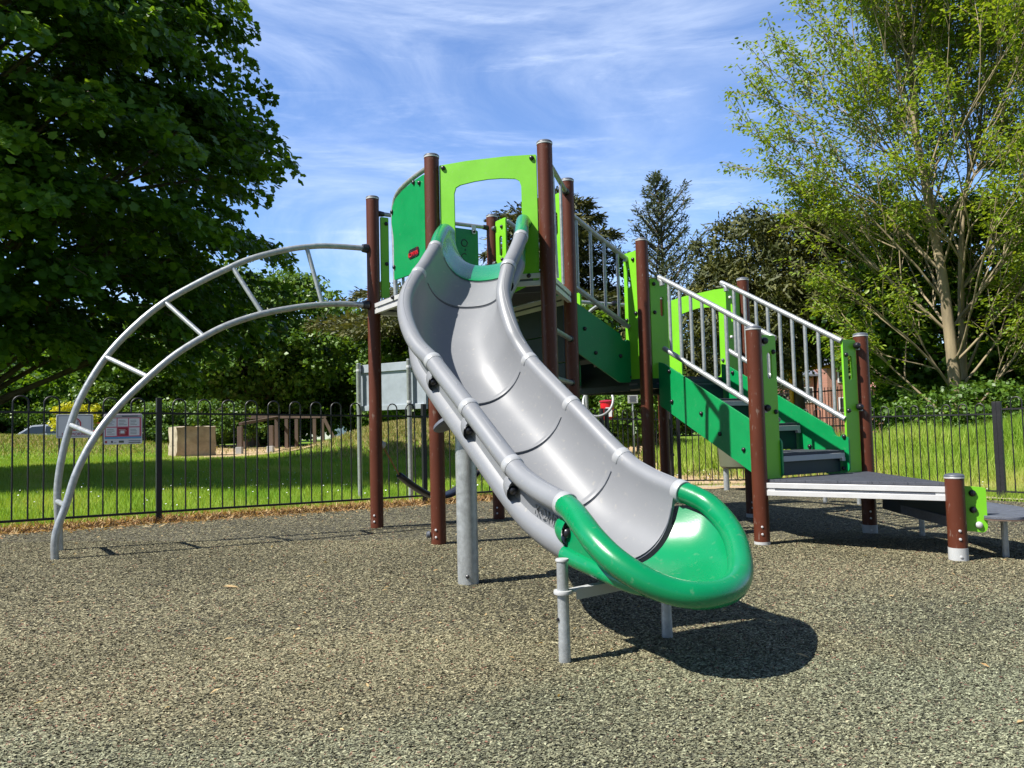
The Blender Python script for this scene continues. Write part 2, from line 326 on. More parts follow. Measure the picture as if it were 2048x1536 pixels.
# rubber surface: polygon a little above the lawn
def pad_poly():
    off = .22
    A = FA+(FA-FB)*.3
    return [A, FB, FC, FD, FE, FG, FG+(FG-FE)*1.2, V2(10, -4), V2(-13, -4)]
def shrink(pts, d, n):
    out = []
    for i in range(len(pts)):
        p = pts[i]
        if i < n: p = p+V2(-.08, -1)*d if i < 4 else p+V2(-1, -.5)*d
        out.append(p)
    return out
PAD = shrink(pad_poly(), .3, 6)
def inside(x, y, P):
    x = np.asarray(x); y = np.asarray(y); r = np.zeros(x.shape, bool); k = len(P)
    for i in range(k):
        x1, y1 = P[i]; x2, y2 = P[(i+1) % k]
        if y1 == y2: continue
        c = ((y1 > y) != (y2 > y)) & (x < (x2-x1)*(y-y1)/(y2-y1)+x1); r ^= c
    return r
def rubber_mat():
    ma = bpy.data.materials.new('rubber_mulch'); ma.use_nodes = True; t = ma.node_tree; b = t.nodes['Principled BSDF']
    b.inputs['Roughness'].default_value = .8; b.inputs['Specular IOR Level'].default_value = .25
    c = t.nodes.new('ShaderNodeTexCoord')
    nz = t.nodes.new('ShaderNodeTexNoise'); nz.inputs['Scale'].default_value = 22; nz.inputs['Detail'].default_value = 2
    t.links.new(c.outputs['Object'], nz.inputs['Vector'])
    vm = t.nodes.new('ShaderNodeVectorMath'); vm.operation = 'MULTIPLY_ADD'; t.links.new(nz.outputs['Color'], vm.inputs[0])
    vm.inputs[1].default_value = (.05, .05, 0); t.links.new(c.outputs['Object'], vm.inputs[2])
    mp = t.nodes.new('ShaderNodeMapping'); mp.inputs['Scale'].default_value = (75, 150, 1); mp.inputs['Rotation'].default_value = (0, 0, R(24))
    t.links.new(vm.outputs[0], mp.inputs[0])
    vo = t.nodes.new('ShaderNodeTexVoronoi'); vo.voronoi_dimensions = '2D'; vo.inputs['Scale'].default_value = 1; t.links.new(mp.outputs[0], vo.inputs['Vector'])
    ve = t.nodes.new('ShaderNodeTexVoronoi'); ve.voronoi_dimensions = '2D'; ve.feature = 'DISTANCE_TO_EDGE'; ve.inputs['Scale'].default_value = 1
    t.links.new(mp.outputs[0], ve.inputs['Vector'])
    sp = t.nodes.new('ShaderNodeSeparateColor'); t.links.new(vo.outputs['Color'], sp.inputs[0])
    cr_ = t.nodes.new('ShaderNodeValToRGB'); el = cr_.color_ramp.elements; cr_.color_ramp.interpolation = 'LINEAR'
    el[0].position = 0; el[0].color = (.045, .042, .034, 1); el[1].position = 1; el[1].color = (.30, .275, .19, 1)
    for p_, c_ in ((.3, (.105, .1, .072)), (.62, (.175, .165, .115)), (.8, (.2, .19, .13))):
        k = el.new(p_); k.color = (*c_, 1)
    t.links.new(sp.outputs[0], cr_.inputs[0])
    er = t.nodes.new('ShaderNodeMapRange'); er.inputs[1].default_value = 0; er.inputs[2].default_value = .14; t.links.new(ve.outputs['Distance'], er.inputs[0])
    m1 = t.nodes.new('ShaderNodeMix'); m1.data_type = 'RGBA'; t.links.new(er.outputs[0], m1.inputs[0]); m1.inputs[6].default_value = (.02, .02, .018, 1)
    t.links.new(cr_.outputs[0], m1.inputs[7])
    n2 = t.nodes.new('ShaderNodeTexNoise'); n2.inputs['Scale'].default_value = .5; n2.inputs['Detail'].default_value = 5; t.links.new(c.outputs['Object'], n2.inputs['Vector'])
    r2 = t.nodes.new('ShaderNodeMapRange'); r2.inputs[1].default_value = .3; r2.inputs[2].default_value = .7; r2.inputs[3].default_value = .8; r2.inputs[4].default_value = 1.2
    t.links.new(n2.outputs[0], r2.inputs[0])
    m2 = t.nodes.new('ShaderNodeMix'); m2.data_type = 'RGBA'; m2.blend_type = 'MULTIPLY'; m2.inputs[0].default_value = 1
    t.links.new(m1.outputs[2], m2.inputs[6]); t.links.new(r2.outputs[0], m2.inputs[7]); t.links.new(m2.outputs[2], b.inputs['Base Color'])
    hm = t.nodes.new('ShaderNodeMath'); hm.operation = 'MULTIPLY_ADD'; t.links.new(sp.outputs[1], hm.inputs[0]); hm.inputs[1].default_value = .8
    t.links.new(er.outputs[0], hm.inputs[2])
    bn = t.nodes.new('ShaderNodeBump'); bn.inputs['Strength'].default_value = .9; bn.inputs['Distance'].default_value = .005
    t.links.new(hm.outputs[0], bn.inputs['Height']); t.links.new(bn.outputs[0], b.inputs['Normal']); return ma
bm = bmesh.new(); vs = [bm.verts.new((p[0], p[1], 0)) for p in PAD]; bm.faces.new(vs)
for co, no, n in ((0, (1, 0, 0), 30), (1, (0, 1, 0), 30)):
    for q in np.arange(-12, 14, .8):
        pl = [0, 0, 0]; pl[co] = q
        bmesh.ops.bisect_plane(bm, geom=bm.verts[:]+bm.edges[:]+bm.faces[:], plane_co=pl, plane_no=no)
for v in bm.verts: v.co.z = Tf(v.co.x, v.co.y)
me = bpy.data.meshes.new('rubber_surface'); bm.to_mesh(me); bm.free(); me.materials.append(rubber_mat())
pad = bpy.data.objects.new('rubber_surface', me); sc.collection.objects.link(pad); tag(pad, kind='structure')
def strip(name, pts, w0, w1, m, dz, kind='structure', jag=0):
    v = []; f = []; P = [V2(*p) for p in pts]; Q = []
    for i in range(len(P)-1):
        n_ = max(2, int(np.hypot(*(P[i+1]-P[i]))/.25))
        for j in range(n_): Q.append(P[i]+(P[i+1]-P[i])*j/n_)
    Q.append(P[-1])
    for i, q in enumerate(Q):
        d = Q[min(i+1, len(Q)-1)]-Q[max(i-1, 0)]; d = d/np.hypot(*d); n_ = V2(-d[1], d[0])
        for k in range(5):
            a = w0+(w1-w0)*k/4+(jag*rng.normal() if k in (0, 4) else 0); p = q+n_*a; v.append((p[0], p[1], Tf(*p)+dz))
        if i:
            for k in range(4): f.append((i*5-5+k, i*5-5+k+1, i*5+k+1, i*5+k))
    me = bpy.data.meshes.new(name); me.from_pydata(v, [], f); me.polygons.foreach_set('use_smooth', [True]*len(f)); me.materials.append(m)
    o = bpy.data.objects.new(name, me); sc.collection.objects.link(o); return tag(o, kind=kind)
dry_m = ground_mat('dry_earth', (.3, .17, .08), (.24, .13, .06), (.42, .3, .16), s1=1.5, s2=6, s3=50, bump=.8)
strip('earth_verge', [FA+(FA-FB)*.2, FB], -.42, .42, dry_m, -.012, jag=.05)
strip('kerb_strip', [FC+V2(-.6, -.45), FD, FE, FG], -.16, .12, M['kerb'], .012)
strip('path', [FB+V2(.6, .3), V2(1.95, 13), V2(2.5, 17), V2(3.4, 24), V2(5.4, 40)], -.9, .9, dirt_m, .006, jag=.07)
strip('path', [V2(1.2, 13.2), V2(4, 13.6), V2(6.6, 13.6), V2(9, 13.2)], -1.7, 1.5, dirt_m, .010, jag=.08)
strip('path', [V2(-9.0, 27.5), V2(-10.5, 33), V2(-14, 44), V2(-19, 58)], -2.2, 3.4, dirt_m, .006, jag=.25)

# ------------------------------------------------------------------ play structure
P1, P2, P3, P4, P5 = (-1.255, 7.057), (-.594, 6.0), (.292, 5.77), (.528, 6.685), (-.163, 7.76)
P6, P8, P9, P10, P11 = (1.253, 7.18), (2.385, 7.82), (1.875, 5.93), (3.0, 6.59), (2.935, 5.178)
P7, P6h = (1.74, 8.91), (.61, 8.28)
PS = thing('play_structure', (.9, 6.6, Tf(.9, 6.6)), 'green and brown climbing frame with curved grey slide, stairs and arched steel ladder', 'play structure')
prof_cap = [(.062, 0), (.064, .006), (.064, .016)]
def bolt_mesh():
    b = MB(); b.lathe((0, 0, 0), (0, -1, 0), [(.019, 0), (.019, .006), (.016, .013), (.009, .018), (.002, .019)], 12); return b
proto_bolt = {}
def bolt(par, fr, s_, z, side, off=0, m='black', sc_=1.0):
    """dome nut on panel of frame fr; side +-1 = which face"""
    p = fr.p(s_, z, off); d = Vector((fr.n[0]*side, fr.n[1]*side, 0))
    b = MB(); b.lathe(p, d, [(.019*sc_, 0), (.019*sc_, .006), (.016*sc_, .014), (.009*sc_, .019), (.002, .02)], 12)
    return O('bolt', b, m, par)
POST = []
def post(p, top, foot=0, bolts=True):
    g = Tf(*p); b = MB(); z0 = g+foot
    b.lathe((p[0], p[1], 0), (0, 0, 1), [(.0585, z0-.05 if not foot else z0), (.0585, top-.012)], 32)
    o = O('post', b, 'brown', PS, loc=(p[0], p[1], g))
    c = MB(); c.lathe((p[0], p[1], top-.012), (0, 0, 1), [(.061, 0), (.062, .008), (.0605, .010)], 32); O('cap_ring', c, 'alu', o)
    c = MB(); c.lathe((p[0], p[1], top-.002), (0, 0, 1), [(.0615, 0), (.0615, .008), (.054, .017), (.03, .023), (.004, .025)], 32); O('cap', c, 'capg', o)
    if foot:
        c = MB(); c.lathe((p[0], p[1], 0), (0, 0, 1), [(.0600, g-.05), (.0600, z0)], 32); O('foot', c, 'lgrey', o)
    if bolts:
        for zz in (.06+foot, .115+foot) + ((.03,) if foot > .05 else ()):
            c = MB(); a = Vector((-.25, -1, 0)).normalized(); q = Vector((p[0], p[1], g+zz))+a*.058
            c.lathe(q, a, [(.009, 0), (.009, .006), (.004, .008)], 8); O('bolt', c, 'alu', o)
    return o
for p_, t_, f_ in ((P1, 3.005, 0), (P2, 3.005, 0), (P3, 3.005, 0), (P4, 3.005, 0), (P5, 3.0, 0), (P6, 2.58, .03), (P8, 2.3, .04), (P7, 2.3, .04), (P6h, 2.3, .04),
                   (P9, 1.565, .025), (P10, 1.565, .07), (P11, .45, .085)):
    POST.append(post(p_, t_, f_))
def conn(fr, s_, z, direc, m='black', r=.028, par=PS, ln=.05, off=0):
    """pipe end connector on a post"""
    p = fr.p(s_, z, off); d = Vector((fr.e[0]*direc, fr.e[1]*direc, 0)); b = MB()
    b.lathe(p, d, [(r*1.35, 0), (r*1.35, .012), (r*1.15, ln), (r, ln+.004)], 14); return O('pipe_clamp', b, m, par)
def panel(name, fr, outline, m, par=PS, off=0, th=.018, holes=(), rad=.02, bevel=.003, label=None):
    b = MB(); b.poly(rnd(outline, rad) if rad else outline, th, lambda a, z, t: fr.p(a, z, off-th/2+t), holes)
    return O(name, b, m, par, bevel=bevel, smooth=35, label=label)
def rect(s0, s1, z0, z1): return [(s0, z0), (s1, z0), (s1, z1), (s0, z1)]
F12, F23, F15, F54, F34 = Frame(P1, P2), Frame(P2, P3), Frame(P1, P5), Frame(P5, P4), Frame(P3, P4)
F66, F68, F78, F67 = Frame(P6, P6h), Frame(P6, P8), Frame(P7, P8), Frame(P6h, P7)
F90, F91, F01 = Frame(P9, P10), Frame(P9, P11), Frame(P10, P11)

# decks
def beam(fr, ztop, par, h=.095, s0=.055, s1=None, th=.034, off=0):
    s1 = fr.L-.055 if s1 is None else s1
    b = MB(); n_ = Vector((fr.n[0], fr.n[1], 0)); e_ = Vector((fr.e[0], fr.e[1], 0)); u_ = Vector((0, 0, 1))
    def bx(z0, z1, t): b.obox(fr.p((s0+s1)/2, (z0+z1)/2, off), e_, n_, u_, s1-s0, t, z1-z0)
    bx(ztop-h, ztop-h*.6, th); bx(ztop-h*.6, ztop-h*.4, th-.016); bx(ztop-h*.4, ztop, th)
    o = O('beam', b, 'alu', par, bevel=.002)
    g = MB(); g.obox(fr.p((s0+s1)/2, ztop-h*.5, off), e_, n_, u_, s1-s0-.12, th-.013, h*.16); O('groove', g, 'capg', par)
    return o
def deckm():
    ma = mat('deck_tread', (.042, .046, .06), .7, var=.2, vscale=20, bump=.2, bscale=160); t = ma.node_tree; b = t.nodes['Principled BSDF']
    c = t.nodes.new('ShaderNodeTexCoord'); mp = t.nodes.new('ShaderNodeMapping'); mp.inputs['Rotation'].default_value = (0, 0, R(48)); t.links.new(c.outputs['Object'], mp.inputs[0])
    br = t.nodes.new('ShaderNodeTexBrick'); br.inputs['Scale'].default_value = 1; br.inputs['Brick Width'].default_value = .11; br.inputs['Row Height'].default_value = .05
    br.inputs['Mortar Size'].default_value = .006; br.inputs['Mortar Smooth'].default_value = .2; t.links.new(mp.outputs[0], br.inputs['Vector'])
    bn = t.nodes.new('ShaderNodeBump'); bn.invert = True; bn.inputs['Strength'].default_value = 1; bn.inputs['Distance'].default_value = .006
    t.links.new(br.outputs['Fac'], bn.inputs['Height']); t.links.new(bn.outputs[0], b.inputs['Normal']); return ma
M['tread'] = deckm()
def deck(pts, z, frs, name='deck', th=.022, bm_='alu'):
    c = sum(V2(*p) for p in pts)/len(pts)
    pl = [V2(*p)+(c-V2(*p))*.035 for p in pts]
    b = MB(); b.poly([tuple(p) for p in pl], th, lambda a, y, t: Vector((a, y, z-th+t)))
    o = O(name, b, 'tread', PS, bevel=.003)
    for f in frs:
        q_ = beam(f, z-th-.002, o)
        if bm_ != 'alu': q_.data.materials[0] = M[bm_]
    return o
d1 = deck([P1, P2, P3, P4, P5], 2.035, [F12, F23, F15, F54, F34])
d2 = deck([P6, P8, P7, P6h], 1.30, [F66, F68, F78, F67], bm_='navy')  # middle deck beams take a dark colour that stands in for their shade
d3 = deck([P9, P10, P11], .405, [F90, F91, F01])
for d_, pts_ in ((d1, (P1, P2, P3, P4)), (d2, (P6, P8, P7, P6h)), (d3, (P9, P10, P11))):   # joists below
    a, b_, c_ = [V2(*q) for q in pts_[:3]]
    f_ = Frame((a+b_)/2, (b_+c_)/2 if len(pts_) == 3 else (c_+V2(*pts_[3]))/2); zt = WL[d_.name].z-.004
    b = MB(); b.obox(f_.p(f_.L/2, zt-.03), (*f_.e, 0), (*f_.n, 0), (0, 0, 1), f_.L-.08, .04, .055); O('joist', b, 'capg', d_)

# front lime panel with arched window (slide passes through it)
win = [(.185, 2.05), (.185, 2.69), (.2, 2.735), (.235, 2.752), (.35, 2.768), (.46, 2.774), (.57, 2.77), (.68, 2.755), (.712, 2.735), (.727, 2.69), (.727, 2.05), (.62, 1.99), (.29, 1.99)]
fp = panel('window_panel', F23, [(.066, 2.925), (.3, 2.938), (.61, 2.938), (.85, 2.925), (.85, 1.96), (.62, 1.865), (.29, 1.865), (.066, 1.96)], 'lime', holes=[win], rad=.01)
for s_, z in ((.1, 2.9), (.815, 2.9), (.1, 2.0), (.77, 1.995)): bolt(fp, F23, s_, z, -1, -.009)
# P1-P2 half barrier
rb = MB(); rb.tube(catmull([F12.p(s_, z) for s_, z in ((1.19, 2.94), (.95, 2.94), (.72, 2.925), (.57, 2.89), (.49, 2.81), (.475, 2.68), (.486, 2.4), (.50, 2.1), (.502, 2.0))], 6), .02, 12)
hb = O('barrier_rail', rb, 'steel', PS); conn(F12, 1.19, 2.94, -1, r=.02, ln=.03, par=hb)
for s_ in (.62, .78, .94, 1.08):
    b = MB(); b.tube([F12.p(s_, 1.98, .02), F12.p(s_, 2.6, .02)], .013, 8); O('bar', b, 'steel', hb)
hp = panel('side_panel', F12, [(1.17, 2.885), (.92, 2.885), (.74, 2.87), (.6, 2.84), (.52, 2.78), (.505, 2.65), (.55, 2.5), (.545, 2.14), (.9, 2.128), (1.17, 2.126)], 'green', off=-.022, rad=.02, label='dark green panel on the open side of the upper deck')
for s_, z in ((.98, 2.87), (1.09, 2.835), (.53, 2.74), (.56, 2.25)): bolt(hp, F12, s_, z, -1, -.031)
bolt(hb, F12, .49, 2.0, -1, -.02)
# maker's plaque
b = MB(); b.poly(rnd(rect(.86, 1.06, 2.255, 2.33), .034, 5), .006, lambda a, z, t: F12.p(a, z, -.0315-t)); plq = O('plaque', b, 'black', hp)
def text_mb(s, size, fn, th=.003):
    cu_ = bpy.data.curves.new('t', 'FONT'); cu_.body = s; cu_.size = size; cu_.align_x = 'CENTER'; cu_.align_y = 'CENTER'; cu_.resolution_u = 3
    ob = bpy.data.objects.new('t', cu_); sc.collection.objects.link(ob)
    me_ = bpy.data.meshes.new_from_object(ob.evaluated_get(bpy.context.evaluated_depsgraph_get())); bpy.data.objects.remove(ob)
    bm_ = bmesh.new(); bm_.from_mesh(me_); bmesh.ops.remove_doubles(bm_, verts=bm_.verts[:], dist=1e-5)
    g = bmesh.ops.extrude_face_region(bm_, geom=bm_.faces[:])
    for e in g['geom']:
        if isinstance(e, bmesh.types.BMVert): e.co.z += th
    bm_.verts.index_update(); mb = MB(); mb.add([fn(v.co.x, v.co.y, v.co.z) for v in bm_.verts], [[v.index for v in f.verts] for f in bm_.faces]); bm_.free(); return mb
tm = text_mb('KOMPAN', .052, lambda x, y, t: F12.p(.955+x*.86, 2.283+y, -.0376-t))
tm.tube([F12.p(1.025, 2.302, -.0385), F12.p(1.033, 2.313, -.0385), F12.p(1.02, 2.317, -.0385), F12.p(1.04, 2.324, -.0385)], .0025, 6)
O('lettering', tm, 'red', plq, smooth=0)
# P1-P5 barrier
b = MB(); b.tube([F15.p(.06, 2.87), F15.p(F15.L-.06, 2.88)], .02, 12)
q5 = O('barrier_rail', b, 'steel', PS); conn(F15, .058, 2.87, 1, r=.02, par=q5); conn(F15, F15.L-.058, 2.88, -1, r=.02, par=q5)
pp = panel('side_panel', F15, rect(.075, .155, 2.08, 2.84), 'lime', off=0.0, rad=.01); bolt(pp, F15, .13, 2.78, -1, -.009); bolt(pp, F15, .13, 2.4, -1, -.009)
hp5 = panel('play_panel', F15, rect(.6, 1.125, 2.09, 2.835), 'green', off=0, label='green play panel with cut-out rings on the upper deck')
for k, z in enumerate((2.69, 2.55, 2.41, 2.27)):
    a0, a1 = ((0, 2*math.pi), (.3*math.pi, 1.5*math.pi), (.3*math.pi, 1.1*math.pi), (.4*math.pi, .9*math.pi))[k]
    b = MB(); b.tube([F15.p(.965+.034*math.cos(a0+(a1-a0)*i/16), z+.034*math.sin(a0+(a1-a0)*i/16), -.0095) for i in range(17)], .0045, 6); O('ring', b, 'black', hp5)
    b = MB(); b.obox(F15.p(.975, z-.068, -.0095), (*F15.e, 0), (*F15.n, 0), (0, 0, 1), .007, .006, .02); O('mark', b, 'black', hp5)
for s_ in (.66, 1.07):
    b = MB(); b.poly(rnd(rect(s_-.024, s_+.024, 2.79, 2.88), .02), .004, lambda a, z, t: F15.p(a, z, -.0205-t)); cl = O('clip', b, 'alu', hp5); bolt(hp5, F15, s_, 2.815, -1, -.0245, sc_=.8)
for s_ in (.3, .42, .54):
    b = MB(); b.tube([F15.p(s_, 2.03), F15.p(s_, 2.86)], .013, 8); O('bar', b, 'steel', q5)
# P5-P4 gate panels
def slotted(fr, s0, s1, z0, z1, side=-1, sl_z=None, knobs=True, m='lime', kside=None, cut=True):
    cz = sl_z or (z0+z1)/2; c = (s0+s1)/2
    o = panel('side_panel', fr, rect(s0, s1, z0, z1), m, holes=[slot(c, cz, .055, .21)] if cut else ())
    return o
o = slotted(F54, .078, .265, 2.05, 2.93, sl_z=2.66)
for z in (2.85, 2.52): bolt(o, F54, .2, z, -1, -.009)
for z in (2.86, 2.5): conn(F54, .055, z, 1, 'capg', r=.018, par=o, ln=.035, off=-.02)
o = slotted(F54, F54.L-.265, F54.L-.078, 2.05, 2.93, sl_z=2.66)
# P3-P4 rail
b = MB(); b.tube([F34.p(.055, 2.91), F34.p(F34.L-.055, 2.89)], .02, 12); q = O('barrier_rail', b, 'steel', PS)
conn(F34, F34.L-.058, 2.89, -1, r=.024, ln=.04, par=q)
b = MB(); b.tube(catmull([F34.p(s_, z) for s_, z in ((.12, 2.905), (.2, 2.9), (.25, 2.86), (.27, 2.75), (.3, 2.3), (.34, 2.03))], 5), .02, 12); O('bar', b, 'steel', q)
b = MB(); b.tube([F34.p(.62, 2.03), F34.p(.62, 2.89)], .013, 8); O('bar', b, 'steel', q)
for z in (1.6, 1.22, .84, .46):
    b = MB(); b.tube([F34.p(.06, z), F34.p(F34.L-.06, z)], .02, 12); r_ = O('rung', b, 'steel', PS); conn(F34, F34.L-.055, z, -1, r=.022, ln=.02, par=r_)

# stairs
def flight(fr, s_top, z_top, n, rise, run, offs, str_out, rail_top, rail_bot, bars, cladding):
    """fr: frame running along the flight, origin at its low (dir=1) end"""
    pass
def stringer(par, fr, out, m='green'): return panel('stringer', fr, out, m, par, rad=.018)
def railing(fr, a, b_, c, d, nb, side):
    """top rail a->b, bottom rail c->d as (s,z)"""
    t = MB(); t.tube(catmull([fr.p(a[0], a[1]-.05), fr.p(a[0], a[1]-.012), fr.p(a[0]+.03*(1 if b_[0] > a[0] else -1), a[1]), fr.p(b_[0], b_[1])], 4), .0235, 12)
    o = O('railing', t, 'steel', PS)
    t = MB(); t.tube([fr.p(*c), fr.p(*d)], .0235, 12); O('bottom_rail', t, 'steel', o)
    for k in range(nb):
        f = (k+.7)/(nb+.4); s_ = c[0]+(d[0]-c[0])*f; zt = a[1]+(b_[1]-a[1])*(s_-a[0])/(b_[0]-a[0]); zb = c[1]+(d[1]-c[1])*f
        t = MB(); t.tube([fr.p(s_, zb), fr.p(s_, zt)], .0155, 10); O('bar', t, 'steel', o)
    return o
e9 = F90.e; w9 = V2(-e9[1], e9[0])
def LF(off): A = V2(*P9)+e9*off; return Frame(A, A+w9)
lowstr = [(-.024, .43), (.03, .384), (.19, .384), (1.33, 1.0), (1.37, 1.02), (1.37, 1.43), (1.3, 1.41), (.135, .785), (.1, .712), (.06, .698), (.022, .73), (-.024, .69)]
ST1 = panel('staircase', LF(.24), lowstr, 'green', PS, rad=.02)
stringer(ST1, LF(1.052), lowstr)
for fo, sd_ in ((.24, 1), (1.052, 1)):
    fr = LF(fo)
    for s_, z in ((.012, .705), (.03, .44), (.36, .62), (.83, .93), (.62, .75), (1.2, 1.05), (1.22, 1.33)):
        bolt(ST1, fr, s_, z, 1, .009)
wf = LF(.646)
for k in range(4):
    z = .594+.235*k; s_ = .437*k; zb = z-.235 if k else .41
    if k < 3:
        b = MB(); b.obox(wf.p(s_+.235, z-.011), (*wf.e, 0), (*wf.n, 0), (0, 0, 1), .46, .765, .022); O('tread', b, 'tread', ST1, bevel=.003)
        b = MB(); b.obox(wf.p(s_+.02, z-.045), (*wf.e, 0), (*wf.n, 0), (0, 0, 1), .04, .755, .044); O('nosing', b, 'lgrey', ST1, bevel=.002)
        b = MB(); b.obox(wf.p(s_+.012, z-.075, -.36), (*wf.e, 0), (*wf.n, 0), (0, 0, 1), .03, .035, .03); O('bracket', b, 'lgrey', ST1)
        b = MB(); b.obox(wf.p(s_+.05, (z+zb)/2-.03), (*wf.e, 0), (*wf.n, 0), (0, 0, 1), .015, .74, z-zb-.07); O('riser', b, 'navy', ST1)
    else:
        b = MB(); b.obox(wf.p(s_+.03, (z+zb)/2-.07), (*wf.e, 0), (*wf.n, 0), (0, 0, 1), .015, .74, .14); O('riser', b, 'navy', ST1)
railing(LF(.24), (1.29, 2.19), (.0, 1.497), (1.295, 1.55), (.0, .85), 9, -1)
railing(LF(1.052), (1.27, 2.19), (.0, 1.505), (1.27, 1.552), (.0, .85), 9, -1)
for s0, s1, ks in ((.078, .232, .05), (1.05, 1.222, F90.L-.05)):
    o = slotted(F90, s0, s1, .39, 1.52, sl_z=1.28)
    for z in (1.39, .92): bolt(o, F90, (s0+.12) if s0 < .5 else s0+.035, z, -1, -.009)
    for z in (1.47, .95):
        b = MB(); d_ = 1 if s0 < .5 else -1
        b.lathe(F90.p(s0+.01 if d_ > 0 else s1-.01, z, -.012), (-w9[0]-.3*e9[0], -w9[1]-.3*e9[1], 0), [(.024, 0), (.028, .012), (.028, .03), (.02, .045), (.005, .05)], 14)
        O('clamp', b, 'black', o)
        b = MB(); b.obox(F90.p(s0-.008 if d_ > 0 else s1+.012, z-.01, -.012), (*F90.e, 0), (*F90.n, 0), (0, 0, 1), .028, .036, .05); O('bracket', b, 'lgrey', o)
# upper flight between upper and middle decks
e5 = -F54.e      # from P4 towards P5
def UF(off): A = V2(*P4)+e5*off; d_ = V2(-e5[1], e5[0]); d_ = d_ if d_[0] > 0 else -d_; return Frame(A, A+d_)
upstr = [(-.02, 2.05), (.03, 2.09), (.765, 1.705), (.785, 1.655), (.815, 1.64), (.85, 1.665), (.885, 1.63), (.885, 1.27), (.86, 1.25), (.733, 1.248), (-.02, 1.66)]
ST2 = panel('staircase', UF(.24), upstr, 'green', PS, rad=.018)
stringer(ST2, UF(1.03), upstr)
for s_, z in ((.33, 1.74), (.45, 1.52), (.75, 1.5)): bolt(ST2, UF(.24), s_, z, -1, -.009)
uw = UF(.635)
for k in range(3):
    z = 2.035-.245*(k+1); s_ = .02+.43*(k+.0)
    if k < 2:
        b = MB(); b.obox(uw.p(s_+.23, z-.011), (*uw.e, 0), (*uw.n, 0), (0, 0, 1), .46, .74, .022); O('tread', b, 'tread', ST2, bevel=.003)
        b = MB(); b.obox(uw.p(s_+.43, z-.045), (*uw.e, 0), (*uw.n, 0), (0, 0, 1), .04, .73, .044); O('nosing', b, 'lgrey', ST2)
    b = MB(); b.obox(uw.p(s_, z+.08), (*uw.e, 0), (*uw.n, 0), (0, 0, 1), .015, .74, .3); O('riser', b, 'navy', ST2)
    for oo in (-.2, .12):
        b = MB(); b.obox(uw.p(s_-.01, z+.15, oo), (*uw.e, 0), (*uw.n, 0), (0, 0, 1), .01, .05, .022); O('tab', b, 'lgrey', ST2, bevel=.003)
b = MB(); b.obox(uw.p(.88, 1.27), (*uw.e, 0), (*uw.n, 0), (0, 0, 1), .015, .74, .2); O('riser', b, 'navy', ST2)
# dark enclosure boards below the upper deck
for fr, s0, s1, z0, z1 in ((F54, .12, F54.L-.1, 1.15, 1.93),):
    for k in range(3):
        h = (z1-z0)/3
        b = MB(); b.obox(fr.p((s0+s1)/2, z0+h*(k+.5)), (*fr.e, 0), (*fr.n, 0), (0, 0, 1), s1-s0, .018, h-.012); o = O('riser', b, 'navy', PS, label='dark board below the upper deck')
        for t_ in (.3, .72):
            b = MB(); b.obox(fr.p(s0+(s1-s0)*t_, z0+h*(k+.8), -.014), (*fr.e, 0), (*fr.n, 0), (0, 0, 1), .05, .01, .024); O('tab', b, 'lgrey', o, bevel=.003)
railing(UF(.24), (.86, 2.465), (.02, 2.9), (.875, 1.785), (.0, 2.25), 5, 1)
railing(UF(1.03), (.86, 2.465), (.02, 2.9), (.875, 1.785), (.0, 2.25), 5, 1)
o = panel('side_panel', F66, rect(.07, .27, 1.243, 2.5), 'lime', holes=[slot(.2, 2.26, .045, .2)])
for s_, z in ((.12, 2.42), (.1, 1.9), (.22, 1.3), (.24, 1.85)): bolt(o, F66, s_, z, 1, .009)
panel('side_panel', F66, rect(F66.L-.27, F66.L-.07, 1.243, 2.25), 'lime')
o = panel('side_panel', F68, rect(.075, .285, 1.25, 2.222), 'lime', holes=[slot(.215, 1.96, .042, .19)])
for s_, z in ((.12, 2.17), (.12, 1.9), (.25, 1.31)): bolt(o, F68, s_, z, -1, -.009)
o = panel('side_panel', F68, rect(1.045, 1.235, 1.25, 2.222), 'lime', holes=[slot(1.13, 1.95, .042, .19)])
for s_, z in ((1.1, 2.1), (1.1, 1.7)): bolt(o, F68, s_, z, -1, -.009, 'alu')
L78 = F78.L
o = panel('window_panel', F78, [(.07, 2.24), (.4, 2.262), (L78-.4, 2.262), (L78-.07, 2.24), (L78-.07, 1.27), (.07, 1.27)], 'lime', rad=.01,
          holes=[rnd([(.34, 1.33), (.34, 2.07), (L78/2, 2.1), (L78-.34, 2.07), (L78-.34, 1.33)], .05)])
for s_, z in ((.12, 1.6), (.3, 1.4), (L78-.3, 1.5), (L78-.3, 1.35)): bolt(o, F78, s_, z, -1, -.009, 'capg')
b = MB(); b.tube([F67.p(.05, 2.2), F67.p(F67.L-.05, 2.2)], .019, 10); o = O('barrier_rail', b, 'steel', PS)
b = MB(); b.lathe(F67.p(.62, 2.2, -.02), (-F67.n[0], -F67.n[1], 0), [(.035, 0), (.035, .02), (.01, .04)], 12); O('clamp', b, 'black', o)
# climbing pole with loop behind the middle deck
pc = F67.p(.42, 0, .28); gz_ = Tf(pc.x, pc.y)
b = MB(); b.tube(catmull([(pc.x, pc.y, gz_-.05), (pc.x, pc.y, 1.0), (pc.x, pc.y, 1.9), F67.p(.44, 2.1, .24), F67.p(.5, 2.19, .14), F67.p(.52, 2.2, 0)], 6), .019, 10)
o = O('climbing_pole', b, 'steel', PS)
b = MB(); lp = []
for i in range(40):
    a = 2*math.pi*i/39; lp.append((pc.x+.13+.17*math.cos(a)*1.0, pc.y+.12*math.sin(a), 1.12+.17*math.sin(a)+.03*math.cos(a)))
b.tube(lp, .016, 10); O('loop', b, 'steel', o)
